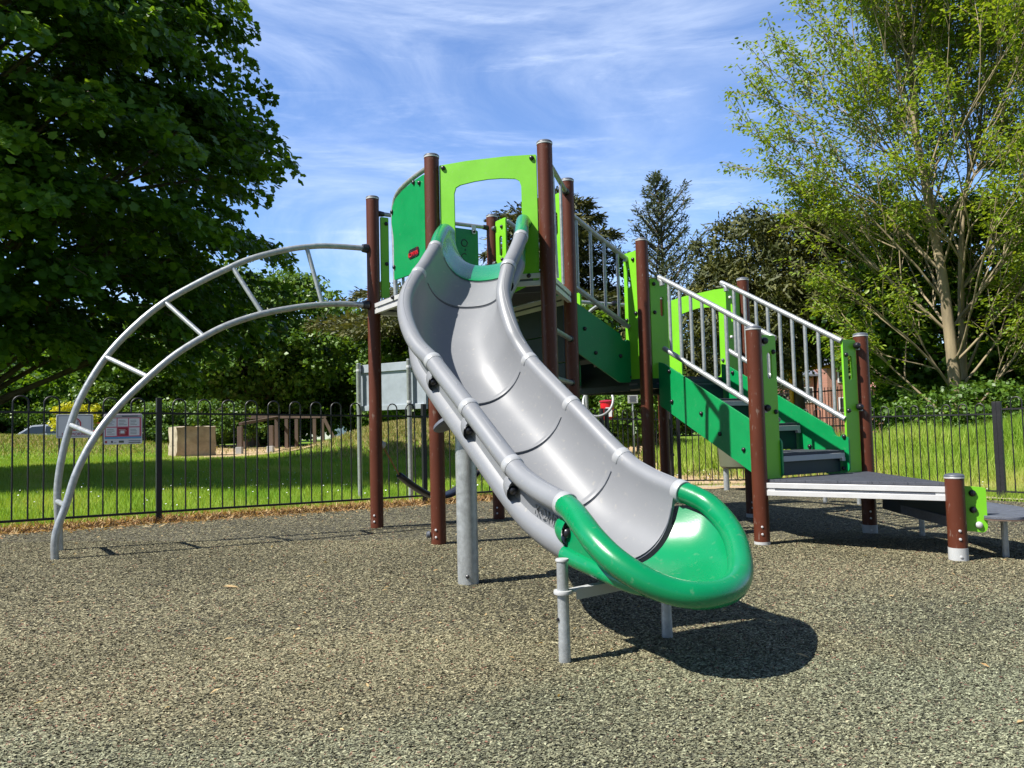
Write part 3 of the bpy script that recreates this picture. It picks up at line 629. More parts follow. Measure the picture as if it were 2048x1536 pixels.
# P11 plate, curved step and its board
FP = Frame((P11[0]+.04, P11[1]+.055), (P11[0]+.22, P11[1]+.0))
o = panel('end_plate', FP, [(.02, .385), (.172, .372), (.172, .1), (.15, .075), (.03, .085), (.02, .11)], 'lime', rad=.02, off=-.01)
for z in (.335, .225, .125): bolt(o, FP, .09 if z > .2 else .12, z, -1, -.02, 'black' if z > .2 else 'alu', 1.2)
fb = Frame(V2(*P10)+V2(.1, 0), V2(*P11)+V2(.1, 0))
b = MB(); b.obox(fb.p(fb.L/2, .19), (*fb.e, 0), (*fb.n, 0), (0, 0, 1), fb.L-.12, .018, .2); o = O('riser', b, 'navy', PS)
for t_ in (.35, .6):
    b = MB(); b.obox(fb.p(fb.L*t_, .27, -.014), (*fb.e, 0), (*fb.n, 0), (0, 0, 1), .07, .01, .03); O('tab', b, 'lgrey', o, bevel=.003)
arc = [(3.12, 6.5), (3.3, 6.47), (3.5, 6.3), (3.62, 6.0), (3.66, 5.7), (3.62, 5.4), (3.48, 5.16), (3.25, 5.02), (3.1, 5.12), (3.2, 5.5), (3.25, 5.8), (3.2, 6.15)]
b = MB(); b.poly(rnd(arc, .06), .018, lambda x, y, t: Vector((x, y, .17+t))); sp_ = O('step', b, 'deck', PS, bevel=.002)
b = MB(); b.poly(rnd([(a*1.0+(a-3.38)*.012, c+(c-5.8)*.012) for a, c in arc], .06), .008, lambda x, y, t: Vector((x, y, .161+t))); O('edge', b, 'wood', sp_)
b = MB()
for i in range(2): b.bar((3.1+.02*i, 6.45, .12), (3.0+.02*i, 5.25, .12), .012, .07)
O('edge_board', b, 'deck', sp_)
for x, y in ((3.33, 6.38), (3.32, 5.29)):
    b = MB(); g = Tf(x, y); b.tube([(x, y, g-.05), (x, y, .16)], .021, 14); O('leg', b, 'steel', sp_)

# ---- arched ladder
UPR = [(-1.301, 7.028, 2.529), (-1.603, 6.839, 2.515), (-1.784, 6.726, 2.485), (-1.963, 6.614, 2.431), (-2.196, 6.469, 2.33), (-2.36, 6.366, 2.225), (-2.535, 6.257, 2.102), (-2.759, 6.117, 1.92), (-2.942, 6.002, 1.715),
       (-3.112, 5.896, 1.466), (-3.245, 5.813, 1.174), (-3.31, 5.772, .949), (-3.35, 5.747, .746), (-3.374, 5.732, .544), (-3.378, 5.73, .386), (-3.367, 5.737, .15), (-3.362, 5.74, -.05)]
LOR = [(-1.306, 7.011, 2.0), (-1.478, 6.853, 1.99), (-1.643, 6.703, 1.965), (-1.835, 6.528, 1.915), (-2.049, 6.332, 1.838), (-2.251, 6.148, 1.733), (-2.404, 6.008, 1.618), (-2.566, 5.86, 1.465), (-2.707, 5.731, 1.29),
       (-2.852, 5.599, 1.082), (-2.968, 5.493, .866), (-3.054, 5.415, .627), (-3.105, 5.368, .39), (-3.142, 5.334, .24), (-3.155, 5.323, .13), (-3.15, 5.327, -.05)]
b = MB(); b.tube(catmull(UPR, 5), .0255, 16); b.tube(catmull(LOR, 5), .0255, 16)
LD = O('arch_ladder', b, 'steel', PS, label='tall curved galvanised steel climbing ladder')
for a, c in (((-1.784, 6.726, 2.485), (-1.643, 6.703, 1.965)), ((-2.32, 6.39, 2.25), (-2.049, 6.332, 1.838)), ((-2.759, 6.117, 1.92), (-2.404, 6.008, 1.618)),
             ((-3.112, 5.896, 1.466), (-2.707, 5.731, 1.29)), ((-3.31, 5.772, .949), (-2.968, 5.493, .866)), ((-3.378, 5.73, .386), (-3.105, 5.368, .385))):
    b = MB(); b.tube([a, c], .019, 12); O('rung', b, 'steel', LD)
for c, d_ in ((UPR[0], UPR[1]), (LOR[0], LOR[1])):
    dd = (Vector(d_)-Vector(c)).normalized(); b = MB(); b.lathe(Vector(c)-dd*.0, dd, [(.043, 0), (.043, .012), (.036, .05), (.028, .056)], 18); O('clamp', b, 'black', LD)

# ---- slide
WS = .61
STN = [  # x, y, z, cross angle
    (-.163, 5.888, 2.39, -14.5), (-.185, 5.70, 2.365, -14.8), (-.20, 5.45, 2.255, -15), (-.213, 5.21, 2.115, -15), (-.27, 5.05, 1.955, -14), (-.302, 4.96, 1.872, -13), (-.345, 4.75, 1.655, -1), (-.28, 4.50, 1.41, 16), (-.158, 4.316, 1.223, 29),
    (.05, 3.95, .954, 30), (.259, 3.585, .684, 30), (.355, 3.41, .6, 30), (.462, 3.229, .547, 30)]
JI = [3, 5, 8, 9, 10, 12]      # joints
SUB = 10
pth = catmull([s[:3] for s in STN], SUB)
angs = [STN[min(i//SUB, len(STN)-1)][3]+(STN[min(i//SUB+1, len(STN)-1)][3]-STN[min(i//SUB, len(STN)-1)][3])*(i % SUB)/SUB for i in range(len(pth))]
BANK = R(1.2)
def frame_at(i):
    a = R(angs[i]); c = Vector((math.cos(a)*math.cos(BANK), math.sin(a)*math.cos(BANK), math.sin(BANK)))
    t = (pth[min(i+1, len(pth)-1)]-pth[max(i-1, 0)]).normalized(); c = (c-t*c.dot(t)*.5).normalized(); n_ = c.cross(t); n_ = n_ if n_.z > 0 else -n_
    return pth[i], c, n_.normalized(), t
RT = .047; DEP = .30
def profile(lift=0, wide=WS/2, dep=DEP, n=26):
    """closed cross-section (lateral, up): tube rims, inner trough and outer skin"""
    hw = wide; pr = []
    # left rim, from outside over the top to the inside
    tb = [(-hw+RT*math.cos(a), RT*math.sin(a)) for a in np.linspace(math.pi*1.22, -.12*math.pi, 13)]
    tr = []
    x0, y0 = tb[-1]
    for k in range(1, n):
        u = k/n; a = math.pi*(1-u); cx = math.cos(a); cy = math.sin(a)
        xx = (abs(cx)**.82)*math.copysign(1, cx)*abs(x0); yy = y0-(dep-.02)*(cy**.78)+lift*min(1, cy*2)
        tr.append((xx, yy))
    rt = [(-x, y) for x, y in tb[::-1]]
    # outer skin (right to left), with a recess below the rim and a rounded lower bulge
    sk = [(hw-.028, -.055), (hw-.034, -.10), (hw-.036, -.145), (hw-.018, -.16), (hw-.008, -.185), (hw-.012, -.22), (hw-.04, -.255), (hw-.09, -.285), (hw-.17, -.305), (0, -.31)]
    k = dep/DEP; sk = [(x, y*(1 if y > -.15 else k if k < 1 else 1)) for x, y in sk]
    sk2 = [(-x, y) for x, y in sk[:-1]][::-1]
    return tb+tr+rt+sk+sk2
def sweep(idx, lifts, mb=None):
    mb = mb or MB(); rings = []
    for i, l in zip(idx, lifts):
        p, c, n_, t = frame_at(i) if isinstance(i, int) else i
        rings.append([p+c*x+n_*y for x, y in profile(l)])
    k = len(rings[0]); vs = [v for r_ in rings for v in r_]; fs = []
    for r_ in range(len(rings)-1):
        for j in range(k): fs.append((r_*k+j, r_*k+(j+1) % k, (r_+1)*k+(j+1) % k, (r_+1)*k+j))
    fs += [tuple(range(k)), tuple(range((len(rings)-1)*k, len(rings)*k))[::-1]]
    return mb.add(vs, fs)
def section(j0, j1, mb=None):
    idx = list(range(j0*SUB, j1*SUB+1)); lifts = [0]*len(idx)
    for k in range(len(idx)):
        d_ = (pth[idx[-1]]-pth[idx[k]]).length
        lifts[k] = .011*max(0, 1-(max(0, d_-.012)/.03)) if d_ < .042 else 0
    # fine end rings for the lip
    base = [frame_at(i) for i in idx]; fr_ = []; lf = []
    for k in range(len(base)-1):
        fr_.append(base[k]); lf.append(0)
        if k == len(base)-2:
            for q in (.25, .5, .7, .85, 1.0):
                a, b_ = base[k], base[k+1]; seg = (b_[0]-a[0]).length
                fr_.append(tuple(a[m_].lerp(b_[m_], q) for m_ in range(4))); d_ = seg*(1-q); lf.append(.014 if d_ < .022 else .0)
    return sweep(fr_, lf, mb)
g = MB()
for a, c in zip(JI[:-1], JI[1:]): section(a, c, g)
SL = O('slide', g, 'sgrey', PS, smooth=50, label='curved grey plastic slide with a green entry and a green exit scoop')
g = MB(); section(0, 3, g); O('entry_section', g, 'sgreen', SL, smooth=50)
# collars
for j in JI:
    i = j*SUB
    for sgn in (-1, 1):
        p, c, n_, t = frame_at(i); q = p+c*sgn*WS/2
        b = MB(); b.lathe(q-t*.021, t, [(RT+.0012, 0), (RT+.0035, .003), (RT+.0035, .039), (RT+.0012, .042)], 24); O('collar', b, 'collar', SL)
# seams ridge (bead) and outer brackets with knobs
for j in (5, 8, 9, 10, 12):
    p, c, n_, t = frame_at(j*SUB)
    for sgn in (-1, 1):
        q = p+c*sgn*(WS/2-.012)-n_*.105+t*.035
        if j == 12 and sgn > 0: continue
        if j == 12: q = q+c*sgn*.012
        m_ = 'sgreen' if j == 12 else 'sgrey'
        b = MB(); vs = []; fs = []
        for i in range(9):            # hood: quarter ellipsoid open towards the knob
            th_ = math.pi/2*i/8
            for k in range(13):
                ph = math.pi*(k/12)*1.0
                vs.append(q-t*(.095*math.sin(th_)-.0)+n_*(.062*math.cos(th_)*math.cos(ph))+c*sgn*(-.014+.046*math.cos(th_)*math.sin(ph)))
        for i in range(8):
            for k in range(12): fs.append((i*13+k, i*13+k+1, i*13+k+14, i*13+k+13))
        b.add(vs, fs); O('bracket', b, m_, SL, smooth=80)
        b = MB(); b.lathe(q-c*sgn*.012, c*sgn, [(.018, 0), (.021, .008), (.021, .02), (.015, .03), (.005, .034)], 16); O('knob', b, 'black', SL)
for j in JI:
    p, c, n_, t = frame_at(j*SUB); pr_ = profile(.001)[13:13+25]; b = MB(); b.tube([p+c*x+n_*y+t*.002 for x, y in pr_], .0042, 6); O('seam', b, 'capg', SL)
for j0, j1 in ((5, 8), (8, 9), (9, 10), (10, 12)):     # raised ribs along the outside top of the rims
    for sgn in (-1, 1):
        ii = list(range(j0*SUB+3, j1*SUB-2)); b = MB()
        b.tube([frame_at(i)[0]+frame_at(i)[1]*sgn*(WS/2+.006)+frame_at(i)[2]*(RT-.001) for i in ii], .0022, 6); O('rib', b, 'sgrey', SL)
# green exit scoop: rim loop + floor + skin
EX0 = Vector(STN[12][:3]); EC = Vector((math.cos(R(30)), math.sin(R(30)), 0)); ED = Vector((math.sin(R(30)), -math.cos(R(30)), 0)); UZ = Vector((0, 0, 1))
LP3 = [(-.004, -.305, .541), (.08, -.325, .522), (.18, -.352, .487), (.28, -.37, .44), (.38, -.358, .38), (.465, -.312, .325), (.53, -.245, .285), (.575, -.165, .266), (.585, -.075, .262), (.565, .015, .27), (.505, .115, .293), (.42, .205, .335),
       (.32, .285, .39), (.215, .335, .447), (.12, .35, .5), (.05, .33, .533), (-.004, .305, .553)]
loop3 = [EX0+ED*t_+EC*l_+UZ*(z_-EX0.z) for t_, l_, z_ in LP3]
rim = catmull(loop3, 5)
b = MB(); b.tube(rim, RT, 20)
# floor: bridge left rim to right rim with trough shape fading into the flat scoop
nr = 30; npf = 25; rimc = rim; K = len(rimc); grid = []
def rim_at(f):   # f 0..1 from joint to tip, left side
    x = f*(K-1)/2; i = int(x); fr_ = x-i; return rimc[i].lerp(rimc[min(i+1, K-1)], fr_), rimc[K-1-i].lerp(rimc[max(K-2-i, 0)], fr_)
def surf(dz, u0=.0, top_drop=.02):
    vs = []; fs = []; nu = 14
    for i in range(K):
        r_p = rimc[i]; q_p = rimc[K-1-i]; m_ = (r_p+q_p)/2; t_ = min((m_-EX0).dot(ED), .40); m_ = EX0+ED*t_; f_ = min(1, max(0, t_/.40)); zf = .262-.032*f_+dz
        for k in range(nu+1):
            u = u0+(1-u0)*k/nu; p = r_p.lerp(m_, u); zt = r_p.z-top_drop; p.z = zt-(zt-zf)*(1-(1-u)**2.3)**.6; vs.append(p)
    for i in range(K-1):
        for k in range(nu):
            q_ = i*(nu+1)+k; fs.append((q_, q_+1, q_+nu+2, q_+nu+1))
    return vs, fs
b.add(*surf(0, .04, -.006)); EXO = O('exit_section', b, 'sgreen', SL, smooth=60)
# outer skin and side beam of the scoop
b = MB(); b.add(*surf(-.03, .03, .03)); O('underside', b, 'sgreen', SL, smooth=60)
for sgn in (-1,):
    pts = [EX0+EC*sgn*(.292)+ED*t_+UZ*z_ for i, (t_, z_) in enumerate(((-.02, -.205), (.08, -.222), (.18, -.236), (.28, -.25), (.38, -.262), (.46, -.262)))]
    b = MB(); b.tube(catmull(pts, 3), [.038-.0008*k for k in range(16)], 14); O('side_beam', b, 'sgreen', SL)
    ps = [EX0+EC*sgn*.296+ED*t_+UZ*z_ for t_, z_ in ((0, -.03), (.12, -.07), (.24, -.13), (.33, -.18), (.33, -.24), (0, -.21))]
    b = MB(); n_ = EC*sgn*.006; k_ = len(ps)
    b.add([p+n_ for p in ps]+[p-n_ for p in ps], [tuple(range(k_)), tuple(range(k_, 2*k_))[::-1]]+[(i, (i+1) % k_, (i+1) % k_+k_, i+k_) for i in range(k_)]); O('side_wall', b, 'sgreen', SL)
# embossed maker's name on the outside of the last grey section
p, c, n_, t = frame_at(11*SUB+4)
tm = text_mb('KOMPAN', .062, lambda x, y, z: p-c*(WS/2-.0285+z)+t*x*1.05-n_*(.105-y), .004)
O('lettering', tm, 'sgrey', SL, smooth=0)
# supports
b = MB(); cx_, cy_ = -.275, 4.43; g_ = Tf(cx_, cy_); b.lathe((cx_, cy_, 0), (0, 0, 1), [(.06, g_-.05), (.06, .93)], 32); o = O('support_column', b, 'steel', PS)
b = MB(); b.lathe((cx_+.0, cy_-.059, g_+.05), (-.2, -1, 0), [(.01, 0), (.01, .008), (.005, .012)], 10); O('bolt', b, 'black', o)
pl = frame_at(8*SUB); q = Vector((cx_, cy_, .95)); b = MB()
b.lathe(q-Vector((.05, 0, .06)), (-.5, .2, 1), [(.02, -.02), (.13, 0), (.14, .012), (.13, .03)], 20); O('mounting_plate', b, 'deck', o)
for (x, y), tp, br in (((.171, 2.917), .35, 1), ((.62, 3.262), .2, 0)):
    g_ = Tf(x, y); b = MB(); b.lathe((x, y, 0), (0, 0, 1), [(.0225, g_-.05), (.0225, g_+.075), (.0216, g_+.08), (.0216, tp)], 20); o = O('support_leg', b, 'steel', PS)
    b = MB(); b.lathe((x, y, tp-.004), (0, 0, 1), [(.025, 0), (.026, .004), (.024, .009)], 20); O('cap', b, 'lgrey', o)
    b = MB(); b.lathe((x, y, .225), (0, 0, 1), [(.034, 0), (.036, .006), (.034, .014)], 20); O('collar', b, 'lgrey', o)
    b = MB(); b.lathe((x-.02, y-.009, g_+.16), (-1, -.4, 0), [(.007, 0), (.007, .006)], 8); O('bolt', b, 'black', o)
b = MB(); A_ = Vector((.171, 2.917, .232)); B_ = Vector((.62, 3.262, .232)); dd = (B_-A_).normalized()
b.bar(A_+dd*.03, B_, .05, .006); b.bar(A_+dd*.05+Vector((.012, -.02, -.012)), B_+Vector((.012, -.02, -.012)), .004, .04); O('cross_bracket', b, 'lgrey', PS)
b = MB(); b.lathe((-.655, 5.99, Tf(-.65, 6)+.075), (-1, -.3, 0), [(.02, 0), (.028, .01), (.022, .03)], 12); O('ground_clamp', b, 'capg', PS)

# ------------------------------------------------------------------ hammock hanging inside the frame
hm = thing('hammock_swing', (-.7, 7.4, Tf(-.7, 7.4)), 'black curved rubber hammock slung on ropes between the posts behind the slide', 'hammock')
A_ = Vector((P1[0]+.05, P1[1]+.03, .72)); B_ = Vector((P5[0]-.06, P5[1]-.03, .70))
mid = (A_+B_)/2; ctl = [A_.lerp(B_, f)+Vector((0, 0, -z)) for f, z in ((.14, .28), (.25, .38), (.38, .47), (.5, .5), (.62, .47), (.75, .38), (.86, .28))]
pc_ = catmull(ctl, 5); b = MB(); dv = (B_-A_).normalized(); sdv = Vector((-dv.y, dv.x, 0)); rings = []
for i, p in enumerate(pc_):
    t_ = (pc_[min(i+1, len(pc_)-1)]-pc_[max(0, i-1)]).normalized(); n_ = t_.cross(sdv).normalized(); f = i/(len(pc_)-1); ww = .045+.065*math.sin(math.pi*f)**.6
    rings.append([p+sdv*ww*math.cos(a)+n_*.028*math.sin(a) for a in np.linspace(0, 2*math.pi, 14, endpoint=False)])
vs = [v for r_ in rings for v in r_]; fs = [(r_*14+j, r_*14+(j+1) % 14, (r_+1)*14+(j+1) % 14, (r_+1)*14+j) for r_ in range(len(rings)-1) for j in range(14)]+[tuple(range(14)), tuple(range(len(vs)-14, len(vs)))[::-1]]
b.add(vs, fs); O('seat', b, 'black', hm)
for e_, c_ in ((A_, ctl[0]), (B_, ctl[-1])):
    b = MB(); b.tube([e_, c_], .007, 8); O('rope', b, 'rope', hm)
    b = MB(); b.lathe(e_, (c_-e_).normalized()*-1+(e_-mid).normalized(), [(.02, -.03), (.034, -.02), (.034, .03), (.02, .04)], 14); o = O('knob', b, 'lgrey', hm)
    b = MB(); b.tube([e_, e_.lerp(c_, .35)], .004, 6); O('chain', b, 'alu', hm)

# ------------------------------------------------------------------ bow top fences
def fence(name, runs, label, pitch, height=1.06, hoop_r=None, gate=False, skip=()):
    """runs: list of (A, B) bays, posts at both ends"""
    r_ = hoop_r or pitch/4
    A0 = runs[0][0]; F = thing(name, (A0[0], A0[1], Tf(*A0)), label, 'fence', 'black bow top fences round the play area')
    done = []
    hoops = {}
    for A, B in runs:
        fr = Frame(A, B); za, zb = Tf(*A), Tf(*B); n = int(round((fr.L-.14)/pitch)); pi = (fr.L-.14)/n
        for P in (A, B):
            if not any(np.hypot(*(V2(*P)-V2(*q))) < .2 for q in done):
                done.append(P); z = Tf(*P); b = MB(); b.obox((P[0], P[1], z+.55), (*fr.e, 0), (*fr.n, 0), (0, 0, 1), .05, .05, 1.33); O('post', b, 'fence', F, loc=(P[0], P[1], z), smooth=0, bevel=.003)
        for h, nm in ((.09, 'bottom_rail'), (height, 'top_rail')):
            b = MB(); b.bar(fr.p(.0, za+h), fr.p(fr.L, zb+h), .04, .02); O(nm, b, 'fence', F)
        src = None
        for k in range(n):
            s_ = .07+pi*(k+.5); P = fr.p(s_, 0); z = za+(zb-za)*s_/fr.L
            if src is None:
                b = MB(); pts = [fr.p(s_-pi/4, z+.09)]+[fr.p(s_-pi/4, z+height+.0)]+[fr.p(s_-pi/4*math.cos(a), z+height+.085+pi/4*1.0*math.sin(a)) for a in np.linspace(0, math.pi, 11)]+[fr.p(s_+pi/4, z+height), fr.p(s_+pi/4, z+.09)]
                b.tube(pts, .0078, 8); src = O('bow_bar', b, 'fence', F, loc=(P.x, P.y, z))
            else: dup(src, (P.x, P.y, z))
    return F
def bays(A, B, n): return [(tuple(A+(B-A)*i/n), tuple(A+(B-A)*(i+1)/n)) for i in range(n)]
fence('fence', bays(FA, FB, 4), 'long black bow top fence behind the arched ladder, carrying the two signs', .238)
fence('fence', [(tuple(FC+V2(.08, 0)), tuple(FD))], 'short black bow top fence beside the gate, seen below the staircase', .215)
fence('fence', [(tuple(FD), tuple(FE))], 'black bow top fence in front of the long grass on the right', .21)
fence('fence', [(tuple(FE+V2(.03, -.04)), tuple(FG))], 'nearest right hand bow top fence panel, stepped up after the thick post', .25, height=1.12)
G = fence('gate', [(tuple(FB+V2(.08, .06)), tuple(FC-V2(.05, .04)))], 'black bow top gate standing across the dusty path', .23); G['category'] = 'gate'
b = MB(); b.obox((2.47, 12.28, Tf(2.47, 12.28)+.72), (.79, .61, 0), (-.61, .79, 0), (0, 0, 1), .03, .03, .5); O('closer', b, 'fence', G)
for zz in (.5, .95):
    b = MB(); b.obox((2.5, 12.3, Tf(2.5, 12.3)+zz), (.79, .61, 0), (-.61, .79, 0), (0, 0, 1), .1, .05, .04); O('hinge', b, 'fence', G)

# signs on the long fence
FS = Frame(FA, FB)
def at_fence(x_over_y, u_scale=1): return None
s_ns = 7.28
def sboard(s0, s1, z0, z1, label, cat='sign'):
    t = thing('sign', FS.p((s0+s1)/2, z0, -.04), label, cat, 'notices fixed to the long fence')
    b = MB(); b.poly(rnd(rect(s0, s1, z0, z1), .015), .004, lambda a, z, q: FS.p(a, z, -.03-q)); O('board', b, 'white', t, bevel=.001)
    return t
def fs_rect(t, name, s0, s1, z0, z1, m, d=.0355, wd=None):
    b = MB()
    if wd:
        for a0, a1, c0, c1 in ((s0, s1, z1-wd, z1), (s0, s1, z0, z0+wd), (s0, s0+wd, z0+wd, z1-wd), (s1-wd, s1, z0+wd, z1-wd)):
            b.poly(rect(a0, a1, c0, c1), .001, lambda a, z, q: FS.p(a, z, -d-q))
    else: b.poly(rect(s0, s1, z0, z1), .001, lambda a, z, q: FS.p(a, z, -d-q))
    return O(name, b, m, t, smooth=0)
t = sboard(5.213, 5.516, .852, 1.071, 'small white NO SMOKING sign with red ring symbol fixed to the long fence')
fs_rect(t, 'border', 5.224, 5.505, .863, 1.060, 'ink', wd=.0035)
tm = text_mb('NO SMOKING', .04, lambda x, y, z: FS.p(5.364+x*.84, .886+y, -.036-z), .001); O('lettering', tm, 'crimson', t, smooth=0)
b = MB(); b.tube([FS.p(5.364+.046*math.cos(a), .978+.055*math.sin(a), -.037) for a in np.linspace(0, 2*math.pi, 33)], .0048, 6)
b.tube([FS.p(5.364-.034, .978+.037, -.0375), FS.p(5.364+.034, .978-.037, -.0375)], .004, 6); O('ring', b, 'red', t)
b = MB(); b.poly(rect(5.334, 5.384, .966, .976), .001, lambda a, z, q: FS.p(a, z, -.0355-q)); b.poly(rect(5.387, 5.395, .966, .976), .001, lambda a, z, q: FS.p(a, z, -.0355-q))
b.tube(catmull([FS.p(5.389, .982, -.0365), FS.p(5.383, .992, -.0365), FS.p(5.392, 1.0, -.0365), FS.p(5.384, 1.012, -.0365)], 4), .002, 6); O('cigarette_symbol', b, 'ink', t)
t = sboard(5.605, 5.942, .780, 1.071, 'white information poster with pink and blue picture panels beside the no smoking sign')
fs_rect(t, 'panel', 5.614, 5.933, .834, 1.062, 'pink'); fs_rect(t, 'header', 5.614, 5.933, 1.035, 1.0625, 'lgrey', .0365); fs_rect(t, 'footer', 5.614, 5.933, .8335, .852, 'blue', .0365)
for i in range(3):
    for j in range(2):
        m_ = 'white' if (i, j) != (1, 0) else 'crimson'
        x0 = 5.622+i*.101; z0 = .862+j*.088; fs_rect(t, 'picture', x0, x0+.092, z0, z0+.078, m_, .0368)
        for k in range(4): fs_rect(t, 'line', x0+.01, x0+.05+.03*rng.random(), z0+.016+.014*k, z0+.019+.014*k, 'ink' if m_ == 'white' else 'white', .038)
fs_rect(t, 'picture', 5.748, 5.782, .885, .912, 'white', .039)
fs_rect(t, 'line', 5.64, 5.70, 1.045, 1.053, 'ink', .038); fs_rect(t, 'line', 5.76, 5.90, 1.045, 1.053, 'ink', .038)
for x0, x1, m_ in ((5.615, 5.633, 'crimson'), (5.668, 5.682, 'ink'), (5.69, 5.713, 'lgrey'), (5.735, 5.778, 'olive'), (5.82, 5.925, 'lgrey')): fs_rect(t, 'emblem', x0, x1, .795, .815 if m_ != 'lgrey' else .800, m_, .036)
for z in (.79, .81): fs_rect(t, 'line', 5.82, 5.925, z, z+.004, 'ink', .037)

# ------------------------------------------------------------------ things beyond the fence
# back of the big board on two steel posts
b0, b1 = V2(-2.12, 10.55), V2(-1.13, 9.95); FBd = Frame(b0, b1)
t = thing('notice_board', (b0[0], b0[1], Tf(*b0)), 'large grey notice board seen from behind on two steel posts beyond the fence', 'notice board')
b = MB(); b.poly(rect(.0, FBd.L, 1.13, 1.74), .012, lambda a, z, q: FBd.p(a, z, .045-q)); O('board', b, 'board', t, bevel=.002)
for z0, z1 in ((1.64, 1.75), (1.12, 1.19)):
    b = MB(); b.obox(FBd.p(FBd.L/2, (z0+z1)/2, .02), (*FBd.e, 0), (*FBd.n, 0), (0, 0, 1), FBd.L+.01, .028, z1-z0); O('rail', b, 'board', t, bevel=.003)
for s_ in (.0, FBd.L):
    b = MB(); b.obox(FBd.p(s_, 1.43, .02), (*FBd.e, 0), (*FBd.n, 0), (0, 0, 1), .04, .04, .63); O('frame', b, 'board', t, bevel=.003)
for s_ in (.06, .93):
    q = FBd.p(s_, 0, -.035); g_ = Tf(q.x, q.y); b = MB(); b.lathe((q.x, q.y, 0), (0, 0, 1), [(.031, g_-.1), (.031, 1.76), (.033, 1.765), (.03, 1.775)], 18); o = O('post', b, 'steel', t)
    for z in (1.2, 1.66):
        b = MB(); b.lathe((q.x, q.y, z), (0, 0, 1), [(.035, 0), (.036, .01), (.035, .03)], 16); O('bracket', b, 'alu', o)
# concrete block
def rough_block(name, cx, cy, sx, sy, sz, rot, m, label, cat, jit=.05):
    bm_ = bmesh.new(); bmesh.ops.create_cube(bm_, size=1); bmesh.ops.subdivide_edges(bm_, edges=bm_.edges[:], cuts=7, use_grid_fill=True)
    c_, s_ = math.cos(rot), math.sin(rot); g = Tf(cx, cy)
    for v in bm_.verts:
        x, y, z = v.co.x*sx, v.co.y*sy, (v.co.z+.5)*sz; x += random.gauss(0, jit); y += random.gauss(0, jit); z += random.gauss(0, jit*.6)
        v.co = (x*c_-y*s_+cx, x*s_+y*c_+cy, z+g-.08)
    mb = MB(); bm_.verts.index_update(); mb.add([v.co[:] for v in bm_.verts], [[v.index for v in f.verts] for f in bm_.faces]); bm_.free()
    return O(name, mb, m, None, smooth=60, label=label, cat=cat)
cb = rough_block('concrete_block', -12.3, 29.6, 1.2, 1.4, 1.2, R(-53), 'concrete', 'weathered concrete block standing at the edge of the dirt path', 'block', .02)
for k in range(2):
    b = MB(); q = Vector((-12.3-.8*.69+.6*(k-.5)*.6, 29.6-.6*.69-.8*(k-.5)*.6, Tf(-12.5, 29)+.38)); b.lathe(q, (-.8, -.6, 0), [(.07, -.05), (.07, .03)], 12); O('hole', b, 'black', cb)
# timber trim trail
tt = thing('timber_frame', (-6, 44, Tf(-6, 44)), 'dark weathered timber climbing trail of posts and beams far behind the fence', 'timber frame')
def tp(x, y, h, w_=.2, z0=0, nm='post', m='wood'):
    g = Tf(x, y); b = MB(); b.obox((x, y, g+h/2-.1), (1, 0, 0), (0, 1, 0), (0, 0, 1), w_, w_, h+.2); O(nm, b, m, tt, smooth=0, bevel=.01)
TX = lambda u, y: (u-1024-8)/1542*y
for u, h in ((497, 1.4), (560, 1.65), (580, 1.65), (600, 1.5), (636, 1.65), (652, 1.5)): tp(TX(u, 40), 40, h, .17)
for u in (487, 549): tp(TX(u, 31), 31, 1.1, .19); tp(TX(u, 31)-.0, 30.9, .28, .24, nm='foot', m='lgrey')
b = MB(); g_ = Tf(-14, 40); b.bar((TX(480, 40), 40, g_+1.62), (TX(660, 40), 40, Tf(-9, 40)+1.62), .2, .16); b.bar((TX(487, 31), 31, Tf(-11, 31)+1.2), (TX(560, 40), 40, Tf(-11, 40)+1.6), .12, .12)
b.bar((TX(500, 38), 38, Tf(-13, 38)+1.45), (TX(524, 38), 38, Tf(-13, 38)+.05), .1, .16); b.bar((TX(655, 39), 39, Tf(-9, 39)+1.5), (TX(676, 39), 39, Tf(-9, 39)+.4), .1, .16)
O('beam', b, 'wood', tt, smooth=0)
